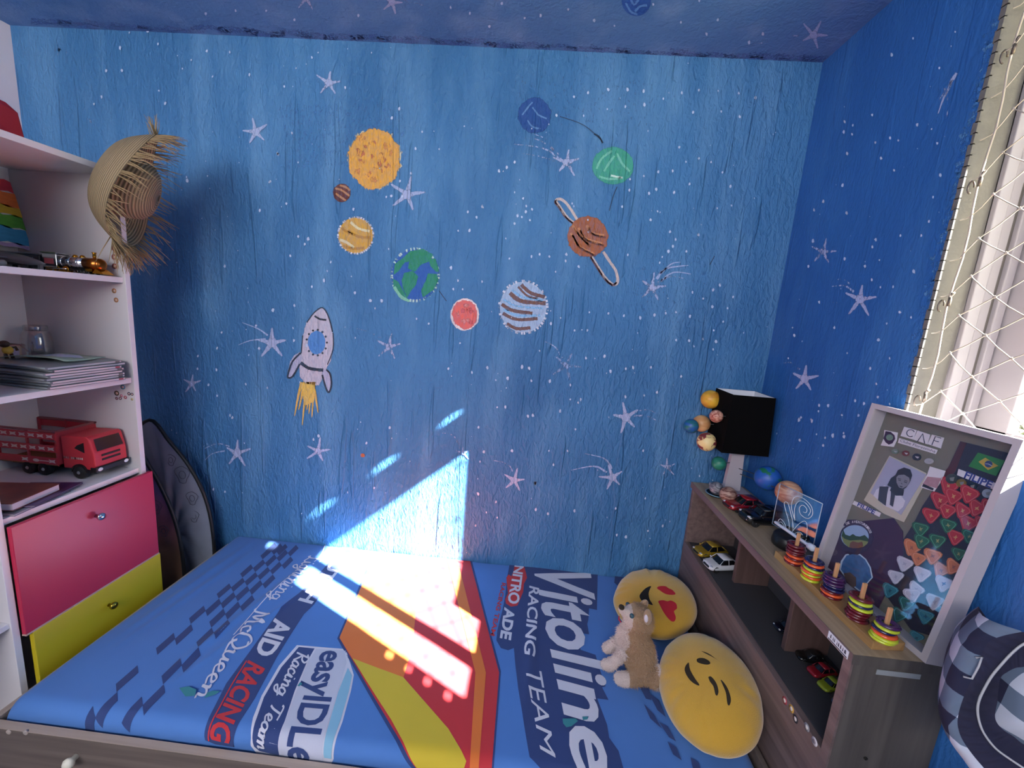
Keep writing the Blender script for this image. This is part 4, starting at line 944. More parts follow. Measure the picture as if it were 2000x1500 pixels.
# slatted body
x0, x1 = -1.636, -1.437; z0 = zt+.036
for y, nm in ((ya-.008, 'side_slat'), (yb+.006, 'side_slat')):
    for k in range(3):
        zz = z0+.004+k*.040; q = MB(); q.box((x0, y, zz), (x1, y+.003, zz+.022)); s_ = q.build(nm, red, t, bevel=.001)
        if y < -.4:
            q = MB()
            for j in range(6 if k else 4):
                xx = x1-.018-j*.030
                if k == 0 and j in (1, 2): continue
                q.add([V((xx-.011, y-.0004, zz+.005)), V((xx-.008, y-.0004, zz+.011)), V((xx-.011, y-.0004, zz+.017)), V((xx, y-.0004, zz+.0145)), V((xx+.011, y-.0004, zz+.017)), V((xx+.008, y-.0004, zz+.011)), V((xx+.011, y-.0004, zz+.005)), V((xx, y-.0004, zz+.0075))], [(0, 1, 7), (1, 2, 3), (3, 4, 5), (5, 6, 7), (1, 3, 5, 7)])
            if k == 0:
                Q = [V((x1-.082, y-.0004, zz+.006)), V((x1-.028, y-.0004, zz+.006)), V((x1-.028, y-.0004, zz+.015)), V((x1-.082, y-.0004, zz+.015))]; q.add([quadmap(Q, .2+.2*math.cos(a), .5+.55*math.sin(a)) for a in [math.pi*i/8 for i in range(16)]], [tuple(range(16))]); q.add([quadmap(Q, *p) for p in ((.42, .35), (1, .35), (1, .65), (.42, .65))], [(0, 1, 2, 3)])
            q.build('white_print', mat('cream_ink', 'e5d3cf', .5), s_)
for xx in (x0+.002, (x0+x1)/2, x1-.004):
    mb = MB(); mb.box((xx-.003, ya-.005, z0), (xx+.003, ya-.001, z0+.112)); mb.build('post', redd, t); mb = MB(); mb.box((xx-.003, yb+.001, z0), (xx+.003, yb+.006, z0+.112)); mb.build('post', redd, t)
mb = MB(); mb.box((x1-.003, ya-.006, z0), (x1, yb+.006, z0+.112)); mb.build('front_wall', redd, t)
mb = MB(); mb.box((x0, ya-.009, z0+.108), (x1+.002, ya-.002, z0+.114)); mb.box((x0, yb+.002, z0+.108), (x1+.002, yb+.01, z0+.114)); mb.box((x1-.006, ya-.008, z0+.108), (x1+.002, yb+.008, z0+.114)); mb.build('top_rail', mat('rail_brownish', '8f4f52', .5), t, bevel=.001)
mb = MB(); mb.box((x0, ya-.005, z0), (x1, yb+.005, z0+.005)); mb.build('load_floor', mat('tan_floor', '8c6238', .7), t)

# ---- books lying at the front of the fourth board
def book(cx, cy, z, w, d, th, ang, cm, label, pm=None, group='books lying on the fourth shelf board'):
    t = thing('book', label, 'book', (cx, cy, z), group)
    Mx = Matrix.Translation((cx, cy, z)) @ Matrix.Rotation(R(ang), 4, 'Z')
    q = MB(); q.box((-w/2+.002, -d/2+.002, .0015), (w/2-.002, d/2-.002, th-.0015), 0, Mx); q.build('pages', pm or pgm, t)
    q = MB(); q.box((-w/2, -d/2, 0), (w/2, d/2, .0015), 0, Mx); q.box((-w/2, -d/2, th-.0015), (w/2, d/2, th), 0, Mx); q.box((-w/2, -d/2, 0), (-w/2+.0015, d/2, th), 0, Mx); q.build('cover', cm, t); return t
art = mat('rusty_cover_art', '7a3f34', .3, vary=.55, vscale=22); pur = mat('purple_cover', '4a3058', .3, vary=.3, vscale=12); gr = mat('grey_cover', '8e8b93', .3, vary=.3, vscale=9)
book(-1.385, -.592, .925, .17, .15, .006, 10, gr, 'thin grey magazine at the bottom of the pile beside the toy truck')
book(-1.365, -.555, .9315, .13, .15, .005, 14, pur, 'thin purple covered booklet in the pile beside the toy truck')
book(-1.392, -.600, .937, .17, .125, .020, 10, art, 'thick book with rust coloured picture cover on top of the pile')
# dark folded clothes in the left column
t = thing('folded_clothes', 'dark navy folded clothes on the low shelf left of the drawers', 'clothes', (-1.38, -.78, .645))
for i, (c, z0_, z1_) in enumerate((('1d2338', .645, .675), ('222c4a', .675, .70), ('b3aec6', .70, .712))):
    mb = MB(); mb.ball((-1.40, -.79, (z0_+z1_)/2), (.095, .082, (z1_-z0_)*.62), 0, 24, 10, disp=lambda d: .06*mnoise.noise(d*3+V((0, 0, i)))); mb.build('garment', mat('cloth_'+c, c, .9), t)

# ================================================================= straw hat hanging on the corner
random.seed(9)
HC = at(216, 350, 1, -.335); axh = V((.80, .50, -.28)).normalized()
sm = bpy.data.materials.new('woven_straw'); sm.use_nodes = True; nt = sm.node_tree; b = nt.nodes['Principled BSDF']; b.inputs['Roughness'].default_value = .75
uvn = nt.nodes.new('ShaderNodeAttribute'); uvn.attribute_name = 'weave'
wv_ = nt.nodes.new('ShaderNodeTexWave'); wv_.inputs['Scale'].default_value = 1.0; wv_.inputs['Distortion'].default_value = 1.5; wv_.inputs['Detail'].default_value = 2
nt.links.new(uvn.outputs['Vector'], wv_.inputs['Vector'])
rp = nt.nodes.new('ShaderNodeValToRGB'); rp.color_ramp.elements[0].color = srgb('6b5c45')+(1,); rp.color_ramp.elements[1].color = srgb('a89270')+(1,)
nt.links.new(wv_.outputs['Fac'], rp.inputs[0]); nt.links.new(rp.outputs[0], b.inputs['Base Color'])
bp = nt.nodes.new('ShaderNodeBump'); bp.inputs['Strength'].default_value = .6; bp.inputs['Distance'].default_value = .003; nt.links.new(wv_.outputs['Fac'], bp.inputs['Height']); nt.links.new(bp.outputs[0], b.inputs['Normal'])
hat = thing('straw_hat', 'frayed woven straw hat hanging on the upper corner of the shelf unit', 'hat', tuple(HC))
e1 = V((0, 0, 1)); e1 = (e1-axh*e1.dot(axh)).normalized(); e2 = axh.cross(e1).normalized()
def hp(r, a, h):
    sag = .018*math.sin(2*a+.4)*(r/.15)**2
    return HC+e1*(r*1.22*math.cos(a)-.0)+e2*(r*1.0*math.sin(a))+axh*(h+sag)
def shell(prof, name, n=64):
    mb = MB(); vs = []; wv2 = []
    for j, (r, h) in enumerate(prof):
        for i in range(n+1):
            a = 2*math.pi*i/n; vs.append(hp(r, a, h)); wv2.append((j*(.6 if name == 'brim' else 1.15), i*.05, 0))
    mb.add(vs, [(j*(n+1)+i, j*(n+1)+i+1, (j+1)*(n+1)+i+1, (j+1)*(n+1)+i) for j in range(len(prof)-1) for i in range(n)], 0, True)
    me = bpy.data.meshes.new(name); me.from_pydata([tuple(v) for v in mb.v], [], mb.f); me.materials.append(sm)
    at_ = me.attributes.new('weave', 'FLOAT_VECTOR', 'POINT'); at_.data.foreach_set('vector', [x for w in wv2 for x in w])
    me.polygons.foreach_set('use_smooth', [True]*len(me.polygons))
    ob = bpy.data.objects.new(name, me); COL.objects.link(ob); ob.parent = hat; ob.matrix_parent_inverse = hat.matrix_basis.inverted()
    so = ob.modifiers.new('s', 'SOLIDIFY'); so.thickness = .003; return ob
prof = [(.074, -.012)]+[(.074+.071*f, -.012+.075*f**1.8) for f in [i/12 for i in range(1, 13)]]
shell(prof, 'brim')
cp = [(.074, -.012), (.076, .02), (.074, .055), (.066, .085), (.05, .102), (.03, .110), (.008, .113)]
# crown rises inside the bowl of the brim
shell(cp, 'crown')
mb = MB(); 
for i in range(230):
    a = random.uniform(0, 2*math.pi); L_ = random.uniform(.035, .085)
    p = hp(.143, a, .062); rad = (hp(.16, a, .07)-hp(.12, a, .045)).normalized(); tan = (hp(.14, a+.05, .06)-hp(.14, a, .06)).normalized()
    d = (rad*random.uniform(.3, .9)+axh*random.uniform(.5, 1.0)+tan*random.gauss(0, .28)).normalized()
    g = V((0, 0, -1))*L_*random.uniform(.0, .35)
    mb.tube([p, p+d*L_*.5+g*.25, p+d*L_+g], [.0016, .0012, .0005], 4)
for i in range(110):   # loose tassel of longer straws at the lower end and tuft on top
    lo = i < 80; a = (math.pi+random.uniform(-.45, .45)) if lo else random.uniform(-.35, .35); L_ = random.uniform(.05, .10) if lo else random.uniform(.03, .06)
    p = hp(.142, a, .06); d = (V((.35, -.1, -.95)) if lo else V((-.15, -.1, 1))).normalized()+V((random.gauss(0, .2), random.gauss(0, .15), random.gauss(0, .15))); d.normalize()
    mb.tube([p, p+d*L_*.5, p+d*L_+V((random.uniform(-.012, .012), 0, 0))], [.0016, .0012, .0005], 4)
mb.build('fringe', mat('straw_fringe', '9a835f', .75, vary=.35, vscale=30), hat)['kind'] = 'stuff'

# ================================================================= folded pop-up goal / hamper between shelf and wall
t = thing('folded_play_tent', 'folded pop-up play tent with black rims standing between the shelf unit and the wall', 'tent', (-1.42, -.15, 0))
fm = mat('grey_translucent_fabric', '7f8494', .6, vary=.25, vscale=10, bump=.4, bscale=30)
fb = bpy.data.materials.new('purple_orange_print'); fb.use_nodes = True; nt = fb.node_tree; b = nt.nodes['Principled BSDF']; b.inputs['Roughness'].default_value = .6
tc = nt.nodes.new('ShaderNodeTexCoord'); sp = nt.nodes.new('ShaderNodeSeparateXYZ'); nt.links.new(tc.outputs['Object'], sp.inputs[0])
mr = nt.nodes.new('ShaderNodeMapRange'); mr.inputs[1].default_value = .5; mr.inputs[2].default_value = .92; nt.links.new(sp.outputs['Z'], mr.inputs[0])
rp = nt.nodes.new('ShaderNodeValToRGB'); rp.color_ramp.elements[0].color = srgb('7d5a44')+(1,); rp.color_ramp.elements[1].color = srgb('8a86a0')+(1,)
e = rp.color_ramp.elements.new(.35); e.color = srgb('8c5560')+(1,); e = rp.color_ramp.elements.new(.65); e.color = srgb('7c5a84')+(1,)
nt.links.new(mr.outputs[0], rp.inputs[0]); nt.links.new(rp.outputs[0], b.inputs['Base Color'])
rim = mat('black_rim_piping', '141417', .5)
def panel(y, pts, fabm, n1, doodles):
    c = [V((x, y+.03*math.sin((z)*3), z)) for x, z in pts]; L_ = []
    m = len(c)
    for i in range(m):
        p0, p1, p2, p3 = c[i-1], c[i], c[(i+1) % m], c[(i+2) % m]
        for k in range(5):
            u = k/5; L_.append(.5*((2*p1)+(p2-p0)*u+(2*p0-5*p1+4*p2-p3)*u*u+(p3+3*p1-3*p2-p0)*u**3))
    q = MB(); q.tube(L_, .0065, 8, closed=True); q.build('rim', rim, t)
    cc = sum(L_, V())/len(L_); q = MB(); n = len(L_); rings = 5; vs = []
    for r in range(rings+1):
        f = 1-r/rings*.98
        for i, p in enumerate(L_): vs.append(cc+(p-cc)*f+V((0, .004*math.sin(i*.9+r*1.3)*(r > 0), 0)))
    q.add(vs, [(r*n+i, r*n+(i+1) % n, (r+1)*n+(i+1) % n, (r+1)*n+i) for r in range(rings) for i in range(n)], 0, True)
    f_ = q.build('fabric', fabm, t)
    q = MB()
    for (x, z, r) in doodles:
        q.tube([V((x+r*math.cos(a)*(1+.3*math.sin(3*a)), y+.03*math.sin(z*3)-.008, z+r*1.3*math.sin(a))) for a in [2*math.pi*i/16 for i in range(16)]], .0009, 5, closed=True)
        q.tube([V((x+r*.5*math.cos(a), y+.03*math.sin(z*3)-.008, z+r*.6*math.sin(a))) for a in [2*math.pi*i/10 for i in range(10)]], .0008, 5, closed=True)
    q.build('doodle_print', mat('doodle_ink', '3c3b4a', .7), f_)
panel(-.10, [(-1.47, 1.02), (-1.40, .935), (-1.335, .84), (-1.285, .72), (-1.262, .58), (-1.258, .4), (-1.27, .2), (-1.34, .05), (-1.5, .03), (-1.6, .2), (-1.62, .6), (-1.57, .9)], fm, 0, [(-1.36, .80, .028), (-1.33, .70, .022), (-1.40, .86, .018), (-1.33, .62, .02)])
panel(-.19, [(-1.46, .96), (-1.415, .88), (-1.375, .79), (-1.335, .66), (-1.315, .52), (-1.31, .35), (-1.33, .15), (-1.42, .04), (-1.54, .05), (-1.6, .25), (-1.6, .6), (-1.55, .88)], fb, 0, [(-1.42, .80, .02), (-1.395, .70, .022), (-1.375, .60, .018)])

# ================================================================= on top of the headboard cabinet
random.seed(31)
ZT = .943
blk = mat('matt_black_card', '070708', .95, spec=.1); whi = mat('white_inner_card', 'd2d4dc', .7)
lamp = thing('planet_lamp', 'black square shaded lamp with painted planet balls around it in the corner', 'lamp', (.76, -.08, ZT))
x0, x1, y0, y1 = .690, .832, -.140, -.006; zb0, zt0 = 1.112, 1.320
def frus(mb, d, z0_, z1_, mi):
    a = [V((x0+d-.006, y0+d, z0_)), V((x1-d+.012, y0+d, z0_)), V((x1-d+.012, y1-d, z0_)), V((x0+d-.006, y1-d, z0_))]
    b = [V((x0+d, y0+d, z1_)), V((x1-d, y0+d, z1_)), V((x1-d, y1-d, z1_)), V((x0+d, y1-d, z1_))]; return a, b
mb = MB(); a, b = frus(mb, 0, zb0, zt0, 0); c, d = frus(mb, .0025, zb0, zt0, 0)
mb.add(a+b, [(i, (i+1) % 4, 4+(i+1) % 4, 4+i) for i in range(4)], 0); mb.add(c+d, [(i, (i+1) % 4, 4+(i+1) % 4, 4+i) for i in range(4)], 1)
mb.add(b+d, [(i, (i+1) % 4, 4+(i+1) % 4, 4+i) for i in range(4)], 0); mb.add(a+c, [(i, (i+1) % 4, 4+(i+1) % 4, 4+i) for i in range(4)], 0)
mb.build('lamp_shade', [blk, whi], lamp)
mb = MB(); mb.prism([(.742, -.085, ZT+.012), (.800, -.085, ZT+.012), (.790, -.085, 1.16), (.752, -.085, 1.16)], (0, .02, 0)); mb.build('stem', mat('pale_wood_stem', 'a9a3ac', .6, vary=.08), lamp, bevel=.002)
mb = MB(); mb.box((.715, -.135, ZT), (.83, -.02, ZT+.012)); mb.build('base', mat('pale_wood_stem', 'a9a3ac'), lamp, bevel=.002)
def swirl(name, c1, c2, scale=14, dist=2.5, p=(.4, .6), stretch=(1, 1, 3)):
    if name in MC: return MC[name]
    m = bpy.data.materials.new(name); m.use_nodes = True; nt = m.node_tree; b = nt.nodes['Principled BSDF']; b.inputs['Roughness'].default_value = .45
    tc = nt.nodes.new('ShaderNodeTexCoord'); mp = nt.nodes.new('ShaderNodeMapping'); mp.inputs['Scale'].default_value = stretch; mp.inputs['Rotation'].default_value = (.5, .3, 0)
    n = nt.nodes.new('ShaderNodeTexNoise'); n.inputs['Scale'].default_value = scale; n.inputs['Distortion'].default_value = dist; n.inputs['Detail'].default_value = 3
    r = nt.nodes.new('ShaderNodeValToRGB'); r.color_ramp.elements[0].position = p[0]; r.color_ramp.elements[1].position = p[1]
    r.color_ramp.elements[0].color = srgb(c1)+(1,); r.color_ramp.elements[1].color = srgb(c2)+(1,)
    nt.links.new(tc.outputs['Object'], mp.inputs[0]); nt.links.new(mp.outputs[0], n.inputs['Vector']); nt.links.new(n.outputs['Fac'], r.inputs[0]); nt.links.new(r.outputs[0], b.inputs['Base Color']); MC[name] = m; return m
def pball(px, py, ax, v, r, m, lab, to=None):
    c = at(px, py, ax, v); q = MB(); q.ball(c, r, 0, 28, 18); o = q.build('planet_ball', m, lamp); o['label'] = lab
    if to is not None:
        q = MB(); q.tube([c, to], .0015, 6); q.build('wire', mat('thin_wire', '55555a', .4, metal=.7), o)
    return c
pball(1388, 780, 0, .672, .0345, swirl('ball_yellow', 'c98a2c', 'dcae38', 9, 1), 'large yellow ball', V((.70, -.07, 1.27)))
pball(1399, 813, 0, .660, .0225, swirl('ball_banded', '8a3c30', 'd3a08a', 26, 3), 'small red banded ball', V((.70, -.12, 1.24)))
pball(1370, 827, 0, .650, .0315, swirl('ball_peach', 'c98f5c', 'dbb07c', 8, 1), 'peach coloured ball', V((.70, -.05, 1.19)))
pball(1350, 832, 0, .600, .026, swirl('ball_teal', '1e6a66', '2456a0', 18, 2), 'teal and blue ball', V((.70, -.01, 1.18)))
pball(1380, 863, 0, .650, .0335, swirl('ball_mottled', '7c2f35', 'e3cc8f', 40, 1, (.44, .5), (1, 1, 1)), 'cream and dark red mottled ball', V((.70, -.08, 1.14)))
pball(1404, 905, 0, .690, .024, swirl('ball_green', '1a6a58', '2a8068', 10, 1), 'green ball', V((.75, -.08, 1.06)))
pball(1499, 934, 0, .812, .040, swirl('ball_globe', '1d6a4a', '1f55a8', 16, 1.5, (.40, .46), (1, 1, 1)), 'blue and green globe ball', V((.78, -.075, 1.04)))
pball(1540, 962, 0, .812, .036, swirl('ball_tan', 'a8674a', 'cfa07e', 14, 3), 'tan swirled ball', V((.79, -.08, 1.02)))
# black saucer with two marbled balls
sc = at(1403, 968, 2, ZT+.004)
t = thing('saucer', 'small black saucer with a pale blue rim beside the lamp stem', 'saucer', (.705, -.135, ZT))
cx, cy = .702, -.118
mb = MB(); mb.lathe([(0, .001), (.026, .001), (.034, .006), (.036, .010), (.0345, .010), (.026, .004), (0, .004)], (cx, cy, ZT), n=32); mb.build('dish', mat('black_glaze', '111317', .25), t)
mb = MB(); mb.lathe([(.0345, .0095), (.0375, .0085), (.0378, .0105), (.036, .0115), (.0345, .0107)], (cx, cy, ZT), n=40, cap=False); mb.build('rim', mat('pale_blue_glaze', '6f93a6', .3), t)
c = at(1393, 934, 0, .700); q = MB(); q.ball((.698, -.118, ZT+.028), .0235, 0, 26, 16); tag(q.build('marbled_ball', swirl('ball_grey', '4a4c58', '8f8d94', 22, 3)), 'grey marbled ball resting in the black saucer', 'ball', 'marbled balls by the saucer')
q = MB(); q.ball((.716, -.170, ZT+.0285), .0285, 0, 26, 16); tag(q.build('marbled_ball', swirl('ball_brown', '5a2c24', 'a88a7c', 20, 3)), 'brown and cream marbled ball between the saucer and the red car', 'ball', 'marbled balls by the saucer')

# ---- toy cars
def car(loc, L_, Wd, H, rot, paint, label, group, glassm=None, simple=False, suv=False):
    """built nose towards -x in local space"""
    t = thing('toy_car', label, 'toy car', loc, group, R(rot)); hw = Wd/2; n = 20; r = H*.245; xs_ = [-L_/2+L_*i/n for i in range(n+1)]
    glassm = glassm or mat('car_window_black', '0d0e12', .08)
    def hood(f):   # body shoulder height along the length
        pts = [(0, .36), (.04, .47), (.12, .53), (.30, .58), (.7, .62), (.92, .60), (1, .50)] if not suv else [(0, .46), (.03, .56), (.10, .62), (.28, .66), (.7, .68), (.95, .68), (1, .6)]
        for (a, b), (c_, d_) in zip(pts, pts[1:]):
            if f <= c_: return (b+(d_-b)*(f-a)/(c_-a))*H
        return pts[-1][1]*H
    mb = MB(); secs = []
    for x in xs_:
        f = (x+L_/2)/L_; h = hood(f); w = hw*(1-.30*max(0, (.14-f)/.14)**2-.18*max(0, (f-.88)/.12)**2)
        secs.append([V((x, y, z)) for y, z in ((-w*.90, r*.55), (w*.90, r*.55), (w, r*1.0), (w, h*.72), (w*.93, h*.93), (w*.72, h), (0, h*1.03), (-w*.72, h), (-w*.93, h*.93), (-w, h*.72), (-w, r*1.0))])
    mb.loft(secs); mb.build('body', paint, t) if False else None
    ob = MB(local=True); ob.v, ob.f, ob.m, ob.sm = mb.v, mb.f, mb.m, mb.sm; body = ob.build('body', paint, t, sub=1)
    f0, f1, f2, f3 = ((.26, .42, .74, .93) if not suv else (.25, .37, .86, .97))
    def cabin(scale, zlo, top, name, m, shrink=0):
        mb = MB(local=True); secs = []
        for k in range(9):
            u = k/8; z = zlo+(top-zlo)*u; xa = -L_/2+L_*(f0+(f1-f0)*u)-shrink; xb_ = -L_/2+L_*(f3+(f2-f3)*u)+shrink; w = hw*(.86-.20*u)*scale
            row = []
            for i in range(16):
                a = 2*math.pi*i/16; cx_, sy_ = math.cos(a), math.sin(a); ex = 4.5
                sx_ = abs(cx_)**(2/ex)*(1 if cx_ >= 0 else -1); sy2 = abs(sy_)**(2/ex)*(1 if sy_ >= 0 else -1)
                row.append(V(((xa+xb_)/2+(xb_-xa)/2*sx_, w*sy2, z)))
            secs.append(row)
        mb.loft(secs); return mb.build(name, m, t)
    cabin(1.0, H*.52, H*.93, 'windows', glassm)
    mb = MB(local=True); xa, xb_ = -L_/2+L_*f1, -L_/2+L_*f2; w = hw*.67
    mb.loft([[V((x, y, z)) for x, y in ((xa-.0*L_, -w*s_), (xb_, -w*s_), (xb_+.01*L_, 0), (xb_, w*s_), (xa, w*s_), (xa-.01*L_, 0))] for s_, z in ((1.03, H*.915), (1.0, H*.965), (.8, H*.995))]); roof_ = mb.build('roof', paint, t)
    for s_ in (-1, 1):
        for fa, fb in ((f0+.005, f1), ((f1+f2)/2, (f1+f2)/2), (f3-.005, f2)):
            mb = MB(local=True); mb.tube([V((-L_/2+L_*fa, s_*hw*.86, H*.55)), V((-L_/2+L_*fb, s_*hw*.68, H*.935))], H*.022, 6); mb.build('pillar', paint, t)
    for fx_ in (.19, .80):
        for s_ in (-1, 1):
            mb = MB(local=True); c_ = V((-L_/2+L_*fx_, s_*(hw-.0035*Wd/.04), r)); tw = Wd*.075
            mb.lathe([(r*.62, -tw), (r*.95, -tw), (r, -tw*.6), (r, tw*.6), (r*.95, tw), (r*.68, tw)], c_, (0, s_, 0), 24); w_ = mb.build('wheel', tyre, t)
            mb = MB(local=True); mb.lathe([(r*.70, tw*.2), (r*.70, tw*.9), (r*.62, tw*.9), (r*.60, tw*.3), (0, tw*.3)], c_, (0, s_, 0), 24)
            for k in range(5 if not simple else 0):
                a = 2*math.pi*k/5; e = V((math.cos(a), 0, math.sin(a))); mb.tube([c_+V((0, s_*tw*.6, 0)), c_+V((0, s_*tw*.8, 0))+e*r*.62], r*.09, 5)
            mb.lathe([(r*.16, tw*.3), (r*.14, tw*1.0), (0, tw)], c_, (0, s_, 0), 10)
            mb.build('hub_cap', hub, w_)
    if simple: return t
    for s_ in (-1, 1):
        mb = MB(local=True); mb.ball((-L_/2+L_*.065, s_*hw*.66, hood(.07)*.90), (L_*.04, hw*.19, H*.055), 0, 14, 8); mb.build('headlight', mat('headlight_clear', 'd8dbe2', .08, metal=.5), t)
        mb = MB(local=True); mb.ball((-L_/2+L_*(f0+.05), s_*(hw*1.02), H*.62), (L_*.018, hw*.12, H*.045), 0, 12, 8); mb.build('mirror', paint, t)
    mb = MB(local=True); mb.box((-L_/2-.0008, -hw*.50, r*1.15), (-L_/2+.004, hw*.50, r*1.62)); mb.build('lower_grille', mat('grille_black', '141416', .4), t, bevel=.001)
    mb = MB(local=True); mb.box((-L_/2-.0004, -hw*.42, H*.36), (-L_/2+.006, hw*.42, H*.41)); mb.build('grille', mat('grille_black', '141416', .4), t, bevel=.001)
    mb = MB(local=True); mb.box((-L_/2+.01, -hw*.8, r*.5), (L_/2-.01, hw*.8, r*.8)); mb.build('chassis', dk, t)
    return t
g1 = 'model cars on the headboard'
def paint(n, c, m=.3): return mat(n, c, .22, metal=m, coat=.6)
car((.752, -.212, ZT), .135, .062, .046, 10, paint('car_red', '8f1420'), 'shiny red model car on top of the cabinet beside the black one', g1)
car((.768, -.302, ZT), .145, .068, .055, 4, paint('car_black', '07080a', .1), 'shiny black model car on top of the cabinet with chrome wheels', g1, suv=True)
car((.722, -.103, .700), .125, .060, .048, 14, paint('car_gold', 'a98c2a', .5), 'yellow gold model car in the far cabinet compartment', g1)
car((.727, -.184, .700), .120, .060, .048, 12, paint('car_white', 'c9cbd2', .0), 'white model car in the far cabinet compartment', g1)
g2 = 'small toy cars in the cabinet compartments'
car((.792, -.462, .700), .075, .034, .026, 5, paint('mini_navy', '14182c'), 'small dark navy toy car in the middle cabinet compartment', g2)
car((.790, -.566, .700), .070, .033, .026, -8, paint('mini_black', '101214'), 'small black toy car farthest back in the near cabinet compartment', g2, simple=True)
car((.790, -.606, .700), .070, .032, .026, 12, paint('mini_red', '8e1526'), 'small dark red toy car in the near cabinet compartment', g2, simple=True)
car((.787, -.644, .700), .066, .030, .024, 16, paint('mini_green', '8a9a28'), 'small yellow green toy car in the near cabinet compartment', g2, simple=True)
car((.790, -.690, .700), .072, .033, .027, 20, paint('mini_blue', '3a4258'), 'small grey blue toy car in the near cabinet compartment', g2, simple=True)
car((.792, -.742, .700), .070, .032, .026, 12, paint('mini_orange', '8a4a1c'), 'small orange toy car nearest the cabinet end', g2, simple=True)

# ---- acrylic plate lamp
t = thing('acrylic_lamp', 'clear engraved acrylic plate standing on a round black lamp base', 'lamp', (.785, -.42, ZT))
bc = at(1545, 1068, 2, ZT+.018)
bcx, bcy = .766, -.432
mb = MB(); mb.lathe([(0, 0), (.038, 0), (.041, .004), (.042, .012), (.039, .030), (.036, .034), (0, .034)], (bcx, bcy, ZT), n=36); mb.build('base', mat('satin_black_plastic', '141416', .35), t)
P0 = at(1516, 1036, 2, ZT+.030); 
pc = V((bcx+.012, bcy+.01, ZT+.03)); du = V((.30, -.95, 0)).normalized(); dv = V((0, 0, 1)); hwid = .064
ptl = [pc-du*hwid, pc+du*hwid, pc+du*hwid+dv*.128, pc-du*hwid+dv*.128]; nn = du.cross(dv).normalized()
acr = thinglass('acrylic', (.93, .95, .97, 1), .05)
mb = MB(); mb.prism(ptl, nn*.003); mb.build('acrylic_plate', acr, t)
em = mat('plate_edge', 'aab8c8', .25); mb = MB(); 
for a, b in ((0, 1), (1, 2), (2, 3), (3, 0)): mb.tube([ptl[a]+nn*.0015, ptl[b]+nn*.0015], .0013, 4)
mb.build('plate_edge', em, t)
mb = MB()
def pu(u, v): return pc+du*(u*hwid*2)+dv*(v*.128)-nn*.0008 if nn.y > 0 else pc+du*(u*hwid*2)+dv*(v*.128)+nn*.0035
for st_ in ([(-.05,.02),(-.10,.25),(-.22,.45),(-.30,.62),(-.22,.66),(-.12,.50),(-.02,.30),(.02,.10),(-.05,.02)], [(-.12,.05),(-.20,.18),(-.32,.22),(-.36,.10),(-.28,.16),(-.15,.08)], [(.0,.05),(.10,.30),(.22,.46),(.30,.40),(.34,.10),(.28,.02)], [(.0,.40),(-.12,.62),(-.10,.85),(.06,.93),(.28,.86),(.36,.70),(.28,.55),(.12,.56),(.06,.68),(.12,.78),(.22,.74),(.22,.66),(.16,.64)], [(.02,.36),(-.04,.60),(0,.80),(.14,.86),(.30,.76),(.28,.62)], [(.05,.05),(.18,.18),(.30,.10)]):
    mb.tube([pu(*p) for p in smoothline(st_, 4)], .0007, 5)
mb.build('engraved_lines', mat('frosted_engraving', 'dfe6ee', .5), t)
mb = MB(); mb.tube([(bcx+.02, bcy-.02, ZT+.034), (bcx+.02, bcy-.015, ZT+.04)], .02, 16); mb.build('socket', mat('satin_black_plastic', '141416'), t)
a = at(1513, 1019, 0, .735); b = at(1578, 1064, 0, .752)
mb = MB(); mb.tube([a, a.lerp(b, .03), a.lerp(b, .5), b], [.0025, .0042, .0045, .0045], 12); q = V(b-a).normalized(); mb.lathe([(.0045, 0), (.0085, .003), (.009, .016), (.006, .020), (0, .020)], b, q, 18)
tag(mb.build('white_stick', mat('white_glossy_plastic', 'c9d3e3', .3)), 'white plastic stick with a bulb end lying across the black lamp base', 'stick')

# ---- counting board: five wooden pegs with threaded rings
bw = wood('light_counting_board', '8f6a42', 'b08a5a', axis=1, rough=.5); pw = mat('peg_wood', 'b98a63', .5, vary=.1)
cb = thing('counting_board', 'light wooden counting board with five short pegs', 'toy', (.727, -.645, ZT))
mb = MB(); mb.prism([(.703, -.803, ZT), (.768, -.797, ZT), (.757, -.495, ZT), (.692, -.495, ZT)], (0, 0, .018)); mb.build('board', bw, cb, bevel=.0015)
rc = {'m': ('maroon', '5a1420'), 'o': ('orange', 'd4562a'), 'l': ('lime green', 'b5c432'), 'n': ('navy', '1c1c4a'), 'p': ('purple', '3c1c4c')}
stacks = ['momommmm', 'loolnoon', 'monnnpppp', 'mmmmlnlm', 'llonllp']
stacks = ['mommommm', 'lolnonon', 'momnnppp', 'mmmmlnlm', 'lonlp']
stacks = ['momommmm', 'lololnon', 'momnnppp', 'mmmmlnlm', 'llonlp']
ordn = ['bottom', 'second from the bottom', 'third from the bottom', 'fourth from the bottom', 'fifth from the bottom', 'sixth from the bottom', 'seventh from the bottom', 'topmost']
pegn = ['farthest', 'second farthest', 'middle', 'second nearest', 'nearest']
zb_ = ZT+.018
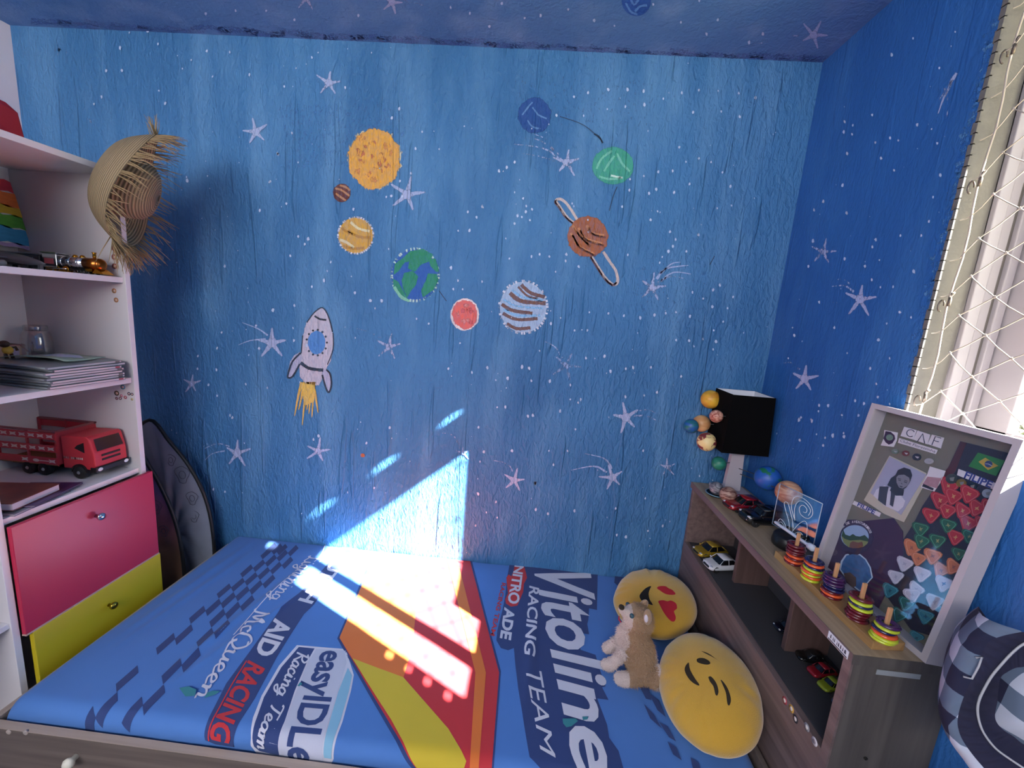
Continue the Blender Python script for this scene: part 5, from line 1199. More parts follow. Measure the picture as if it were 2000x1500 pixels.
for i, (px, py) in enumerate([(1549, 1098), (1583, 1130), (1622, 1163), (1673, 1207), (1724, 1247)]):
    c = at(px, py, 2, zb_+.002); ht = len(stacks[i])*.0066
    mb = MB(); mb.box((c.x-.004, c.y-.0025, zb_), (c.x+.004, c.y+.0025, zb_+ht+.030)); mb.build('peg', pw, cb, bevel=.0012)
    for k, s_ in enumerate(stacks[i]):
        rr_ = .0205+random.uniform(-.001, .001); mb = MB(); hN = 8; secs = 28
        dx, dy = random.uniform(-.0022, .0022), random.uniform(-.0022, .0022); zc_ = zb_+.0033+.0066*k
        vs = []; 
        for a_ in range(secs):
            A_ = 2*math.pi*a_/secs
            for b_ in range(8):
                B_ = 2*math.pi*b_/8; q = rr_-.006+.006*math.cos(B_); vs.append(V((c.x+dx+q*math.cos(A_), c.y+dy+q*math.sin(A_), zc_+.0034*math.sin(B_))))
        mb.add(vs, [(a_*8+b_, a_*8+(b_+1) % 8, ((a_+1) % secs)*8+(b_+1) % 8, ((a_+1) % secs)*8+b_) for a_ in range(secs) for b_ in range(8)], 0, True)
        # thin web so that the hole fits the peg
        mb.lathe([(.0072, -.0012), (rr_-.008, -.0012), (rr_-.008, .0012), (.0072, .0012), (.0072, -.0012)], (c.x+dx*.3, c.y+dy*.3, zc_), n=20, cap=False)
        nm_, hx_ = rc[s_]; pos = 'topmost' if k == len(stacks[i])-1 else ordn[k]
        tag(mb.build('counting_ring', mat('ring_'+nm_.replace(' ', '_'), hx_, .18, coat=.5)), '%s ring, %s on the %s counting board peg' % (nm_, pos, pegn[i]), 'ring', 'rings threaded on the counting board pegs')

# ---- white box frame with badges, leaning on the wall
FB = V((.770, -.528, ZT+.001)); FR = V((.784, -.824, ZT+.001)); fu = (FR-FB).normalized(); FW_ = (FR-FB).length; FH = .447
ft = at(1708, 796, 0, .828); fn0 = fu.cross(V((0, 0, 1))).normalized()
if fn0.x > 0: fn0 = -fn0
lean = math.asin(.125); fv = (V((0, 0, 1))*math.cos(lean)-fn0*math.sin(lean)).normalized(); fn = fv.cross(fu).normalized()
if fn.x > 0: fn = -fn     # towards the bed
def FP(u, v, d=0): return FB+fu*(u*FW_)+fv*((1-v)*FH)+fn*d
frm = thing('display_frame', 'white deep box frame with scout badges and a portrait leaning on the wall', 'picture frame', tuple(FB))
wf = mat('white_painted_frame', 'b3acb2', .45, vary=.02); DP = .034; bd = .012
mb = MB()
bu, bv_ = bd/FW_, bd/FH
for (u0_, u1_, v0_, v1_) in ((0, bu, 0, 1), (1-bu, 1, 0, 1), (bu, 1-bu, 0, bv_), (bu, 1-bu, 1-bv_, 1)):
    mb.prism([FP(u0_, v0_), FP(u1_, v0_), FP(u1_, v1_), FP(u0_, v1_)], -fn*DP)
mb.build('frame', wf, frm)
mb = MB(); mb.prism([FP(bu, bv_, -DP+.003), FP(1-bu, bv_, -DP+.003), FP(1-bu, 1-bv_, -DP+.003), FP(bu, 1-bv_, -DP+.003)], -fn*.003); mb.build('backing', mat('olive_grey_backing', '706e64', .8, vary=.05), frm)
fg = thinglass('frame_glass', (.97, .975, .98, 1), .09)
mb = MB(); mb.prism([FP(bu, bv_, -.004), FP(1-bu, bv_, -.004), FP(1-bu, 1-bv_, -.004), FP(bu, 1-bv_, -.004)], -fn*.001); mb.build('glass_pane', fg, frm)
DB = -DP+.0035
P0f = FP(0, 0, DB)
U = lambda x, y: (x/5+1600, y/5+780)      # crop of the upper part
U2 = lambda x, y: (x/5+1480, y/5+1000)    # crop of the lower part
def fpt(px, py, d=0): return atp(px, py, P0f+fn*d, fn)
def clampf(p):
    r = p-FB; u = max(bu+.002, min(1-bu-.002, r.dot(fu)/FW_)); v = r.dot(fv)/FH; v = max(bv_+.002, min(1-bv_-.002, v))
    return FB+fu*(u*FW_)+fv*(v*FH)+fn*(r.dot(fn))
def slab(pts, sc_, th, d=0, mi=0, mb=None):
    P = [clampf(fpt(*sc_(*p), d)) for p in pts]; mb = mb or MB(); mb.prism(P, fn*th, mi); return mb
def ftext(body, q, sc_, d, **k):
    Q = [fpt(*sc_(*p), d) for p in q]; vs, fs = text_mesh(body, k.get('shear', 0), k.get('offset', 0), k.get('spacing', 1)); mb = MB(); mb.add([quadmap(Q, u, v) for u, v in vs], fs); return mb
navyf = mat('navy_sash_cloth', '2a2a3c', .9, vary=.1, bump=.3, bscale=400); purf = mat('purple_patch_cloth', '3a2444', .9, vary=.08); whc = mat('white_card', 'd3d0d8', .6)
inkb = mat('dark_blue_ink', '1f2448', .6); inkw = mat('white_thread', 'd6d3de', .7); inkl = mat('royal_blue_ink', '2b3a86', .6)
def fthing(name, label, cat, p, group=None): return thing(name, label, cat, tuple(p), group)
# sash behind the badges, scarf behind the round patch
s1 = fthing('badge_sash', 'dark navy sash inside the frame carrying the triangular badges', 'sash', fpt(*U(1500, 900)))
slab([(1385, 410), (2000, 560), (1900, 900), (1790, 1100), (1700, 1300), (1500, 1800), (1350, 2450), (900, 2250), (560, 1780), (880, 1290), (950, 1170), (1010, 1050), (1090, 930), (1190, 760), (1270, 660)], U, .0015).build('sash_cloth', navyf, s1)
slab([(1385, 412), (1440, 425), (1330, 700), (1200, 900), (1190, 760), (1270, 660)], U, .0006, .0016).build('sash_edge', mat('maroon_sash_edge', '4a2430', .9), s1)
s2 = fthing('club_scarf', 'dark purple scarf with the round CLUBE DE AVENTUREIROS patch inside the frame', 'scarf', fpt(*U2(950, 250)))
slab([(760, 50), (1330, 60), (1420, 190), (1430, 500), (1250, 800), (1180, 950), (900, 760), (560, 560), (600, 300), (690, 150)], U2, .0015, .0003).build('scarf_cloth', purf, s2)
def ringpts(cx, cy, rx, ry, n=28, a0=0): return [(cx+rx*math.cos(a0+2*math.pi*i/n), cy+ry*math.sin(a0+2*math.pi*i/n)) for i in range(n)]
pa = slab([(770, 170), (800, 110), (880, 75), (960, 75), (1050, 105), (1115, 170), (1130, 250), (1110, 320), (1060, 380), (960, 430), (900, 420), (850, 380), (790, 270)], U2, .0012, .002).build('club_patch', mat('dark_violet_patch', '2e2344', .8), s2)
slab(ringpts(950, 240, 135, 112), U2, .0006, .0033).build('patch_sky', mat('patch_sky_blue', '8fa9cc', .8), pa)
slab([(818, 230), (850, 260), (900, 275), (1000, 270), (1080, 285), (1070, 310), (1030, 340), (960, 352), (890, 345), (840, 300)], U2, .0005, .0040).build('patch_field', mat('patch_field_green', '7c8550', .8), pa)
slab([(835, 175), (855, 220), (900, 235), (930, 215), (960, 235), (1000, 240), (1045, 225), (1080, 260), (1080, 290), (1000, 272), (900, 278), (850, 262), (820, 232)], U2, .0005, .0046).build('patch_trees', mat('patch_tree_green', '2c4a34', .8), pa)
slab([(895, 345), (905, 300), (930, 285), (980, 300), (1020, 290), (1030, 335), (990, 352), (930, 354)], U2, .0004, .0052).build('patch_animal', mat('patch_brown', '70483c', .8), pa)
# curved lettering
body = 'CLUBE DE AVENTUREIROS'; mb = MB()
for i, chx in enumerate(body):
    if chx == ' ': continue
    a = R(198+(342-198)*i/(len(body)-1)); cx_, cy_ = 947, 245; er = V((math.cos(a), math.sin(a))); et = V((-math.sin(a), math.cos(a)))
    def lp(u, v): p = V((cx_, cy_))+V((er.x*(150+24*v), er.y*(138+24*v)))+et*(u*17-8.5); return fpt(*U2(p.x, p.y), .0036)
    vs, fs = text_mesh(chx, 0, .02, 1); mb.add([lp(u, v) for u, v in vs], fs)
mb.build('patch_lettering', inkw, pa)
s3 = fthing('round_badge_patch', 'pale rimmed arched blue picture patch low in the frame', 'patch', fpt(*U2(960, 560)))
slab([(800, 560), (815, 480), (860, 415), (930, 400), (1000, 410), (1060, 460), (1105, 540), (1125, 640), (1000, 780), (900, 700)], U2, .001, .002).build('patch_rim', mat('pale_rim_thread', 'b7c6dc', .7), s3)
slab([(815, 560), (830, 485), (870, 425), (930, 412), (995, 422), (1050, 468), (1092, 545), (1110, 640), (1000, 765), (910, 695)], U2, .0006, .003).build('patch_picture', mat('patch_blue_scene', '3f6698', .7, vary=.45, vscale=90), s3)
slab([(840, 600), (900, 590), (960, 640), (960, 720), (930, 740), (860, 660)], U2, .0005, .0037).build('patch_figures', mat('patch_brown_scene', '5a4644', .8, vary=.4, vscale=120), s3)
# portrait print
ph = fthing('portrait_photo', 'black and white portrait print of a person in a scout uniform', 'photo', fpt(*U(760, 800)))
slab([(690, 550), (800, 600), (1050, 720), (1045, 800), (830, 1200), (640, 1120), (440, 985)], U, .0012, .0008).build('print_paper', mat('cream_print_paper', 'b9b4a4', .6), ph)
slab([(690, 560), (1045, 735), (800, 1130), (500, 915)], U, .0005, .0021).build('print_sky', mat('print_grey_ground', '9fa3bd', .6), ph)
slab([(560, 880), (640, 840), (700, 870), (790, 930), (840, 990), (820, 1050), (770, 1095), (640, 1040), (530, 940)], U, .0004, .0027).build('print_shirt', mat('print_white', 'b8bccc', .6), ph)
slab([(590, 850), (680, 850), (665, 920), (650, 1040), (575, 985)], U, .0003, .0032).build('print_sleeve', mat('print_dark', '3c404e', .6), ph)
slab([(700, 870), (720, 900), (745, 920), (720, 1050), (690, 1030), (700, 930)], U, .0003, .0036).build('print_tie', mat('print_dark', '3c404e'), ph)
slab([(715, 840), (830, 880), (820, 940), (750, 940), (690, 890)], U, .0003, .0038).build('print_scarf', mat('print_darker', '2b2e3a', .6), ph)
slab([(665, 840), (700, 770), (745, 740), (770, 690), (830, 665), (890, 685), (908, 740), (890, 800), (850, 860), (800, 895), (730, 870)], U, .0003, .0041).build('print_hair', mat('print_darker', '2b2e3a'), ph)
slab([(755, 760), (775, 740), (830, 735), (880, 765), (885, 800), (860, 845), (815, 870), (780, 860), (755, 810)], U, .0003, .0045).build('print_face', mat('print_mid_grey', '7d7f8c', .6), ph)
mb = MB()
for p in ([(772, 782), (798, 790), (796, 797), (772, 790)], [(830, 800), (858, 812), (855, 819), (829, 808)], [(768, 768), (800, 776), (799, 781), (768, 774)], [(832, 786), (862, 798), (861, 803), (832, 792)], [(785, 842), (818, 852), (808, 860), (786, 850)], [(800, 815), (815, 828), (802, 826)]): slab(p, U, .0002, .0049, 0, mb)
mb.build('print_features', mat('print_darker', '2b2e3a'), ph)['kind'] = 'stuff'
# name strips, logo tiles, pins, flag
def strip(q, sc_, label, body, tq):
    s_ = fthing('name_strip', label, 'name strip', fpt(*sc_(*q[0])), 'name strips in the frame')
    slab(q, sc_, .001, .0022).build('strip_cloth', whc, s_)
    q2 = [(sum(p[0] for p in q)/4+(p[0]-sum(k[0] for k in q)/4)*.95, sum(p[1] for p in q)/4+(p[1]-sum(k[1] for k in q)/4)*.72) for p in q]
    ftext(body, tq, sc_, .0036, offset=.03).build('strip_lettering', inkl, s_)
strip([(345, 990), (605, 1110), (590, 1148), (328, 1025)], U, 'white FILIPE name strip below the portrait print', 'FILIPE', [(368, 1040), (535, 1125), (556, 1085), (385, 1003)])
strip([(1365, 680), (1770, 835), (1745, 898), (1350, 740)], U, 'white FILIPE name strip below the small flag', 'FILIPE', [(1410, 765), (1670, 868), (1705, 805), (1440, 700)])
lg = fthing('club_logo_card', 'white tiled CAF Clube Florestinha card at the top of the frame', 'card', fpt(*U(1000, 400)))
for q, chx, tq in (([(835, 268), (955, 302), (925, 395), (798, 358)], 'C', [(835, 360), (895, 378), (925, 300), (860, 282)]), ([(965, 305), (1088, 345), (1060, 440), (925, 395)], 'Λ', [(955, 408), (1030, 430), (1045, 350), (990, 335)]), ([(1105, 345), (1222, 375), (1190, 480), (1065, 438)], 'F', [(1095, 440), (1130, 455), (1190, 375), (1130, 360)])):
    tl_ = slab(q, U, .0012, .001).build('logo_tile', whc, lg)
    if chx == 'Λ':
        mb = MB(); mb.tube([fpt(*U(960, 410), .0024), fpt(*U(1012, 335), .0024), fpt(*U(1030, 430), .0024)], .0008, 6); mb.build('logo_letter', inkb, tl_)
    elif chx == 'C':
        mb = MB(); mb.tube([fpt(*U(893+38*math.cos(a), 330+34*math.sin(a)), .0024) for a in [R(-20)-R(280)*i/14 for i in range(15)]], .0008, 6); mb.build('logo_letter', inkb, tl_)
    else:
        mb = MB(); mb.tube([fpt(*U(1100, 445), .0024), fpt(*U(1135, 362), .0024), fpt(*U(1190, 380), .0024)], .0008, 6); mb.tube([fpt(*U(1120, 402), .0024), fpt(*U(1168, 415), .0024)], .0008, 6); mb.build('logo_letter', inkb, tl_)
sl = slab([(785, 378), (1160, 495), (1140, 535), (772, 425)], U, .0012, .001).build('logo_strip', whc, lg)
ftext('Clube Florestinha', [(785, 412), (1130, 522), (1143, 498), (798, 388)], U, .0024).build('logo_lettering', inkb, sl)
cr = fthing('crest_sticker', 'small white card with a dark shield crest left of the CAF card', 'sticker', fpt(*U(690, 380)))
slab([(640, 300), (770, 325), (760, 400), (730, 465), (605, 450), (635, 380)], U, .0012, .001).build('crest_card', whc, cr)
slab([(650, 310), (700, 318), (735, 350), (742, 385), (715, 430), (680, 442), (650, 420), (630, 385)], U, .0006, .0022).build('crest_shield', purf, cr)
slab(ringpts(688, 372, 34, 30, 20), U, .0004, .0028).build('crest_scene', mat('crest_green', '6d8a78', .7, vary=.4, vscale=200), cr)
fl = fthing('flag_patch', 'small green Brazilian flag patch near the top right of the frame', 'patch', fpt(*U(1640, 630)))
slab([(1555, 520), (1815, 600), (1730, 750), (1462, 655)], U, .001, .0022).build('flag_cloth', mat('flag_green', '2c7a3c', .7), fl)
slab([(1625, 570), (1750, 650), (1650, 690), (1558, 610)], U, .0005, .0033).build('flag_diamond', mat('flag_yellow', 'b59a3c', .7), fl)
slab(ringpts(1655, 632, 38, 33, 18), U, .0004, .0039).build('flag_disc', mat('flag_blue', '2c4272', .7), fl)
mb = MB(); mb.tube([fpt(*U(x_, y_), .0045) for x_, y_ in ((1622, 628), (1655, 632), (1688, 650))], .0005, 5); mb.build('flag_band', inkw, fl)
cd = fthing('small_picture_card', 'small white card with a pink and navy picture beside the portrait', 'card', fpt(*U(1110, 780)))
slab([(1085, 655), (1235, 700), (1200, 790), (1125, 900), (995, 860), (1060, 730)], U, .001, .0026).build('card_paper', whc, cd)
slab([(1060, 755), (1190, 770), (1150, 870), (1010, 830)], U, .0005, .0037).build('card_picture', mat('card_pink_print', 'a8808a', .6, vary=.25, vscale=150), cd)
slab([(1020, 825), (1120, 870), (1110, 890), (1005, 850)], U, .0004, .0043).build('card_band', navyf, cd)
for (x_, y_, rx, ry, c_, nm_) in ((745, 510, 34, 24, '7d8a78', 'pale green'), (850, 528, 34, 28, '7a4444', 'red brown'), (957, 565, 40, 34, '40424e', 'dark'), (1078, 605, 44, 28, 'b5b5b8', 'white')):
    p_ = fthing('pin_badge', '%s round pin badge in the row above the portrait' % nm_, 'pin', fpt(*U(x_, y_)), 'pins in the row above the portrait')
    slab(ringpts(x_, y_, rx, ry, 20), U, .0018, .001).build('pin_disc', mat('pin_'+c_, c_, .3, metal=.3), p_)
    slab([(x_-rx*.5, y_-ry*.3), (x_+rx*.5, y_-ry*.1), (x_+rx*.2, y_+ry*.4), (x_-rx*.2, y_+ry*.2)], U, .0004, .0029).build('pin_motif', mat('pin_motif', 'a9a9b0', .4), p_)
for (x_, y_, r_, c_, nm_) in ((1300, 778, 56, '5c5f58', 'dull grey'), (1395, 820, 48, 'a5803c', 'golden'), (1500, 850, 46, '34343a', 'dark'), (1650, 920, 50, 'b9bab8', 'silver and white')):
    p_ = fthing('medal', '%s round medal below the upper name strip' % nm_, 'medal', fpt(*U(x_, y_)), 'medals above the red badges')
    slab(ringpts(x_, y_, r_, r_*.85, 22), U, .0022, .003).build('medal_disc', mat('medal_'+c_, c_, .3, metal=.7), p_)
    slab([(x_-r_*.45, y_-r_*.2), (x_+r_*.4, y_-r_*.35), (x_+r_*.2, y_+r_*.35), (x_-r_*.3, y_+r_*.3)], U, .0004, .0053).build('medal_relief', mat('medal_relief', '9a958a', .3, metal=.5), p_)
# triangular badges
def badge(cx_, cy_, sc_, s_, rot, colr, rimc, motc, label, lay):
    tri = [(-.95, -.62), (-.75, -.82), (-.5, -.82), (.72, -.60), (.98, -.38), (.92, -.10), (.25, .80), (.0, .92), (-.22, .78), (-.92, -.25)]
    c_, si = math.cos(R(rot)), math.sin(R(rot))
    P = lambda k: [(cx_+s_*k*(x*c_-y*si), cy_+s_*k*.95*(x*si+y*c_)) for x, y in tri]
    b_ = fthing('merit_badge', label, 'badge', fpt(*sc_(cx_, cy_)), 'triangular badges on the sash')
    d = .0022+.0016*lay
    slab(P(1.0), sc_, .0014, d).build('badge_cloth', mat('badge_'+colr, colr, .75, vary=.06), b_)
    mb = MB(); pts = [fpt(*sc_(*p), d+.0017) for p in P(.80)]; mb.tube([clampf(p) for p in pts], .00045, 5, closed=True); mb.build('badge_stitching', mat('stitch_'+rimc, rimc, .7), b_)
    mot = [(-.3, -.35), (0, -.2), (.3, -.35), (.18, 0), (.28, .3), (0, .15), (-.15, .32), (-.12, -.02)]
    a_ = random.uniform(0, 360); q = [(cx_+s_*.8*(x*math.cos(a_)-y*math.sin(a_))*.8, cy_-s_*.02+s_*.8*(x*math.sin(a_)+y*math.cos(a_))*.8) for x, y in mot]
    slab(q, sc_, .0004, d+.0015).build('badge_motif', mat('motif_'+motc, motc, .7), b_)
RB = [(1265, 850, 100, 20, 'uppermost left'), (1310, 950, 100, 15, 'upper centre'), (1465, 930, 105, 18, 'top right'), (1180, 990, 100, 10, 'upper left'), (1540, 1065, 100, 25, 'middle right'), (1660, 1060, 95, 22, 'right edge'), (1250, 1090, 95, 12, 'second row left'), (1400, 1090, 90, 25, 'centre'), (1095, 1135, 92, 5, 'lowest left'), (1455, 1215, 100, 18, 'lower right'), (1600, 1225, 95, 15, 'lowest right edge'), (1335, 1350, 92, 12, 'bottom')]
for i, (x_, y_, s_, r_, w_) in enumerate(RB): badge(x_, y_, U, s_, r_, 'a32434', 'c46a64', 'b98a5a', 'red triangular merit badge at the %s of the red cluster' % w_, i % 3)
for i, (x_, y_, s_, r_, w_) in enumerate([(1590, 170, 88, 5, 'upper left'), (1860, 135, 88, 8, 'upper right'), (1600, 290, 85, 15, 'lower left'), (1755, 285, 88, 5, 'centre'), (1965, 410, 78, 5, 'lowest'), (2065, 240, 82, 12, 'right edge')]): badge(x_, y_, U2, s_, r_, '1f5a44', '4f9a78', '8a8a5a', 'dark green triangular merit badge, %s one of the green group' % w_, i % 2+1)
for i, (x_, y_, s_, r_, w_) in enumerate([(1505, 350, 95, 20, 'uppermost'), (1570, 460, 80, 12, 'left lower'), (1710, 435, 95, 8, 'middle'), (1790, 570, 90, 25, 'lowest'), (1910, 540, 90, 30, 'right edge')]): badge(x_, y_, U2, s_, r_, 'b8704a', 'd99a78', '8c5a48', 'orange triangular merit badge, %s one of the orange group' % w_, i % 3)
for i, (x_, y_, s_, r_, w_) in enumerate([(1435, 510, 88, 15, 'uppermost'), (1350, 635, 82, 5, 'left'), (1605, 610, 92, 12, 'centre'), (1820, 705, 98, 15, 'right'), (1545, 760, 88, 30, 'tilted behind'), (1510, 815, 90, -5, 'lower'), (1730, 880, 96, 12, 'lowest right')]): badge(x_, y_, U2, s_, r_, 'b5b2c4', 'd8d6e0', 'a0a0b4' if i != 3 else '3c3c7a', 'pale lilac triangular merit badge, %s one of the pale group' % w_, i % 2+1)
for i, (x_, y_, s_, r_, w_) in enumerate([(1290, 770, 85, 20, 'upper left'), (1450, 900, 85, 15, 'middle'), (1640, 1025, 88, 10, 'right'), (1380, 1010, 85, 25, 'lower left'), (1550, 1230, 78, 20, 'lowest')]): badge(x_, y_, U2, s_, r_, '2f6f80' if i not in (1, 3) else '1d5f5c', '5a9aa8', '1d4a5c', 'teal triangular merit badge, %s one of the teal group' % w_, i % 2+1)

# ================================================================= pillows
def pillow(name, C, nrm, upv, ra, rb, h, seed, faces, label, mats, lumps=.018):
    nrm = V(nrm).normalized(); e1 = V(upv); e1 = (e1-nrm*e1.dot(nrm)).normalized(); e2 = nrm.cross(e1).normalized(); C = V(C)
    def rim_(a): return 1+.035*mnoise.noise(V((math.cos(a)*1.5, math.sin(a)*1.5, seed)))
    def surf(u, v, side=1, off=0):
        r = math.hypot(u, v); a = math.atan2(v, u); r = min(r, 1)
        hh = h*(max(0, 1-r**2.6))**.55
        pk = math.exp(-((r-1)/.28)**2)
        wk = max(0, mnoise.noise(V((math.cos(a)*1.3, math.sin(a)*1.3, seed*2)))+.25); hh *= 1+pk*wk*(.16*math.sin(a*13+seed+5*mnoise.noise(V((a*1.5, seed, r*2))))+.08*math.sin(a*29+seed*3+3*r))
        hh += lumps*h*4*mnoise.noise(V((u*1.8, v*1.8, seed*7+side)))*(1-r**2)
        k = rim_(a)*(1+.006*wk*math.sin(a*13+seed))
        p = C+e1*(u*ra*k)+e2*(v*rb*k)+nrm*(hh*side)
        return p+nrm*off*side
    mb = MB(); nr, na = 26, 120
    for side in (1, -1):
        vs = [surf(0, 0, side)]
        for j in range(1, nr+1):
            r = (j/nr)**.75
            for i in range(na): a = 2*math.pi*i/na; vs.append(surf(r*math.cos(a), r*math.sin(a), side))
        fs = [(0, 1+i, 1+(i+1) % na) for i in range(na)]
        for j in range(nr-1):
            for i in range(na): a_ = 1+j*na+i; b_ = 1+j*na+(i+1) % na; fs.append((a_, a_+na, b_+na, b_))
        mb.add(vs, fs, 0, True)
    t = thing(name, label, 'pillow', tuple(C), 'round smiley pillows')
    mb.build('cushion', mats[0], t)
    q0 = C+nrm*h*.9
    def uv(px, py): d = atp(px, py, q0, nrm)-C; return V((d.dot(e1)/ra, d.dot(e2)/rb))
    for nm_, polyp, mi, sc_ in faces:
        pts = [uv(*sc_(*p)) for p in polyp]; 
        if len(pts) > 3: pts = [p for p in smoothline([pts[-1]]+pts+[pts[0]], 4)[4:-1]] if mi != 9 else pts
        q = MB(); tr = tessellate_polygon([[V((p.x, p.y, 0)) for p in pts]])
        cut_add(q, pts, tr, 0, lambda u, v: surf(u, v, 1, .0012), .08); q.build(nm_, mats[mi], t)
    return t
D4 = lambda x, y: (x/3.7486+1150, y/3.75+1100)
plush = mat('yellow_plush', 'c2962f', .95, bump=.6, bscale=500, vary=.10, vscale=9, sheen=.6); plo = mat('black_felt', '15120f', .9); plr = mat('red_felt', 'b01c2c', .85); plbr = mat('dark_brown_felt', '2a2114', .9)
pillow('heart_eyes_pillow', (.505, -.205, .556), (-.24, -.14, .96), (0, 1, .1), .142, .140, .058, 2.3,
   [('mouth', [(458, 182), (425, 190), (385, 225), (373, 252), (395, 282), (468, 310), (445, 270), (440, 225)], 1, D4),
    ('heart_eye', [(502, 198), (515, 182), (560, 178), (585, 192), (612, 202), (632, 228), (600, 238), (555, 232)], 2, D4),
    ('heart_eye', [(508, 288), (540, 277), (575, 283), (600, 276), (635, 290), (642, 320), (622, 340), (634, 370), (622, 392), (590, 390), (545, 350)], 2, D4)],
   'round yellow pillow with red heart eyes lying against the wall end of the bed', [plush, plo, plr])
pillow('winking_pillow', (.546, -.560, .574), (-.36, -.14, .92), (.10, 1, 0), .158, .124, .062, 5.1,
   [('mouth', [(735, 738), (712, 760), (706, 800), (740, 860), (790, 898), (812, 900), (775, 845), (745, 790)], 1, D4),
    ('brow', [(828, 655), (880, 672), (965, 732), (925, 705), (870, 678)], 1, D4),
    ('eye', [(792, 720), (812, 710), (850, 712), (885, 732), (893, 752), (870, 760), (825, 752), (798, 738)], 1, D4),
    ('winking_eye', [(878, 850), (900, 846), (935, 890), (952, 945), (945, 978), (930, 972), (915, 915), (890, 880)], 1, D4),
    ('brow', [(968, 872), (985, 880), (1020, 930), (1040, 995), (1030, 1040), (1015, 1030), (1005, 960), (985, 910)], 1, D4)],
   'round yellow pillow with a winking smiling face beside the cabinet', [plush, plbr])

# ================================================================= plush dog
dog = thing('plush_dog', 'seated tan and white plush puppy leaning between the two yellow pillows', 'soft toy', (.385, -.455, .5))
def dp(px, py, y): return at(px, py, 1, y)
mbd = bpy.data.metaballs.new('m'); mo = bpy.data.objects.new('m', mbd); COL.objects.link(mo); mbd.resolution = .0045; mbd.render_resolution = .0045; mbd.threshold = .25
blobs = [((.392, -.455, .548), .050), ((.388, -.452, .580), .044), ((.372, -.449, .610), .038), ((.350, -.447, .598), .026), ((.345, -.447, .620), .024), ((.366, -.447, .640), .030),
         ((.378, -.447, .672), .041), ((.366, -.447, .682), .032), ((.385, -.447, .655), .030),
         ((.346, -.450, .686), .019), ((.334, -.450, .693), .015), ((.325, -.450, .699), .011), ((.345, -.450, .672), .015),
         ((.338, -.468, .570), .017), ((.326, -.468, .548), .017), ((.314, -.466, .530), .018), ((.303, -.464, .520), .018), ((.295, -.462, .518), .015),
         ((.345, -.420, .575), .017), ((.330, -.415, .555), .017), ((.318, -.411, .537), .018), ((.308, -.408, .527), .017),
         ((.395, -.488, .532), .032), ((.368, -.500, .522), .022), ((.346, -.505, .519), .021), ((.330, -.506, .519), .019), ((.402, -.425, .530), .032),
         ((.428, -.498, .526), .026), ((.440, -.508, .536), .026), ((.443, -.506, .552), .020)]
for c_, r_ in blobs:
    e = mbd.elements.new(); e.co = c_; e.radius = r_*1.30
dg = bpy.context.evaluated_depsgraph_get(); me = bpy.data.meshes.new_from_object(mo.evaluated_get(dg)); bpy.data.objects.remove(mo)
me.name = 'body'
tan = mat('tan_plush', '9c7e64', .95, bump=.8, bscale=260, vary=.2, vscale=60, sheen=.5); cream = mat('cream_plush', 'c4b3ac', .95, bump=.7, bscale=260, vary=.08, vscale=60, sheen=.5)
me.materials.clear(); me.materials.append(tan); me.materials.append(cream)
def iswhite(p):
    n_ = .006*mnoise.noise(p*40)
    if p.z > .66 and p.x < .352+n_: return 1                 # muzzle
    if .585 < p.z <= .665 and p.x < .350+n_: return 1       # chest
    if p.z <= .585 and p.x < .345+n_: return 1               # legs and feet
    if p.z < .545 and p.x < .352+n_ and p.y < -.48: return 1
    if p.x > .432+n_ and p.z < .59: return 1                 # tail
    return 0
for p in me.polygons: p.use_smooth = True; p.material_index = iswhite(p.center)
ob = bpy.data.objects.new('body', me); COL.objects.link(ob); ob.parent = dog; ob.matrix_parent_inverse = dog.matrix_basis.inverted()
random.seed(77)
fur = {0: MB(), 1: MB()}
polys = [p for p in me.polygons]; tot = sum(p.area for p in polys)
for p in polys:
    cnt = p.area/tot*15000; cnt = int(cnt)+(random.random() < cnt-int(cnt)); w = iswhite(p.center); n_ = p.normal
    vs_ = [me.vertices[i].co for i in p.vertices]
    short = (p.center.z < .56 and p.center.x < .36) or (p.center.z > .66 and p.center.x < .36)
    for _ in range(cnt):
        a, b = random.random(), random.random()
        if a+b > 1: a, b = 1-a, 1-b
        q = vs_[0]+(vs_[1]-vs_[0])*a+(vs_[2]-vs_[0])*b if len(vs_) == 3 or random.random() < .5 else vs_[0]+(vs_[2]-vs_[0])*a+(vs_[3]-vs_[0])*b
        L_ = random.uniform(.006, .011)*(.35 if short else 1); d = (n_+V((random.gauss(0, .5), random.gauss(0, .5), random.gauss(0, .5)-.35))).normalized(); s_ = d.orthogonal().normalized()*.0006
        m_ = q+d*L_*.6+V((random.gauss(0, .001), random.gauss(0, .001), 0)); e_ = q+d*L_+V((random.gauss(0, .002), random.gauss(0, .002), -.0015))
        fur[w].add([q-s_, q+s_, m_+s_*.7, m_-s_*.7, e_], [(0, 1, 2, 3), (3, 2, 4)])
fur[0].build('tan_fur', mat('tan_fur_strand', 'a58668', .9, vary=.25, vscale=50), dog)['kind'] = 'stuff'; fur[1].build('cream_fur', mat('cream_fur_strand', 'cbb9b2', .9, vary=.1, vscale=50), dog)['kind'] = 'stuff'
mb = MB(); c_ = dp(1214, 1186, -.452); mb.ball(c_, (.0085, .010, .0065), 0, 16, 10); mb.build('nose', plbr, dog)
mb = MB(); c_ = dp(1211, 1209, -.470); mb.tube([c_+V((-.002, .006, .004)), c_+V((-.003, 0, -.002)), c_+V((.003, -.006, -.006))], .0018, 8); mb.build('mouth', plr, dog)
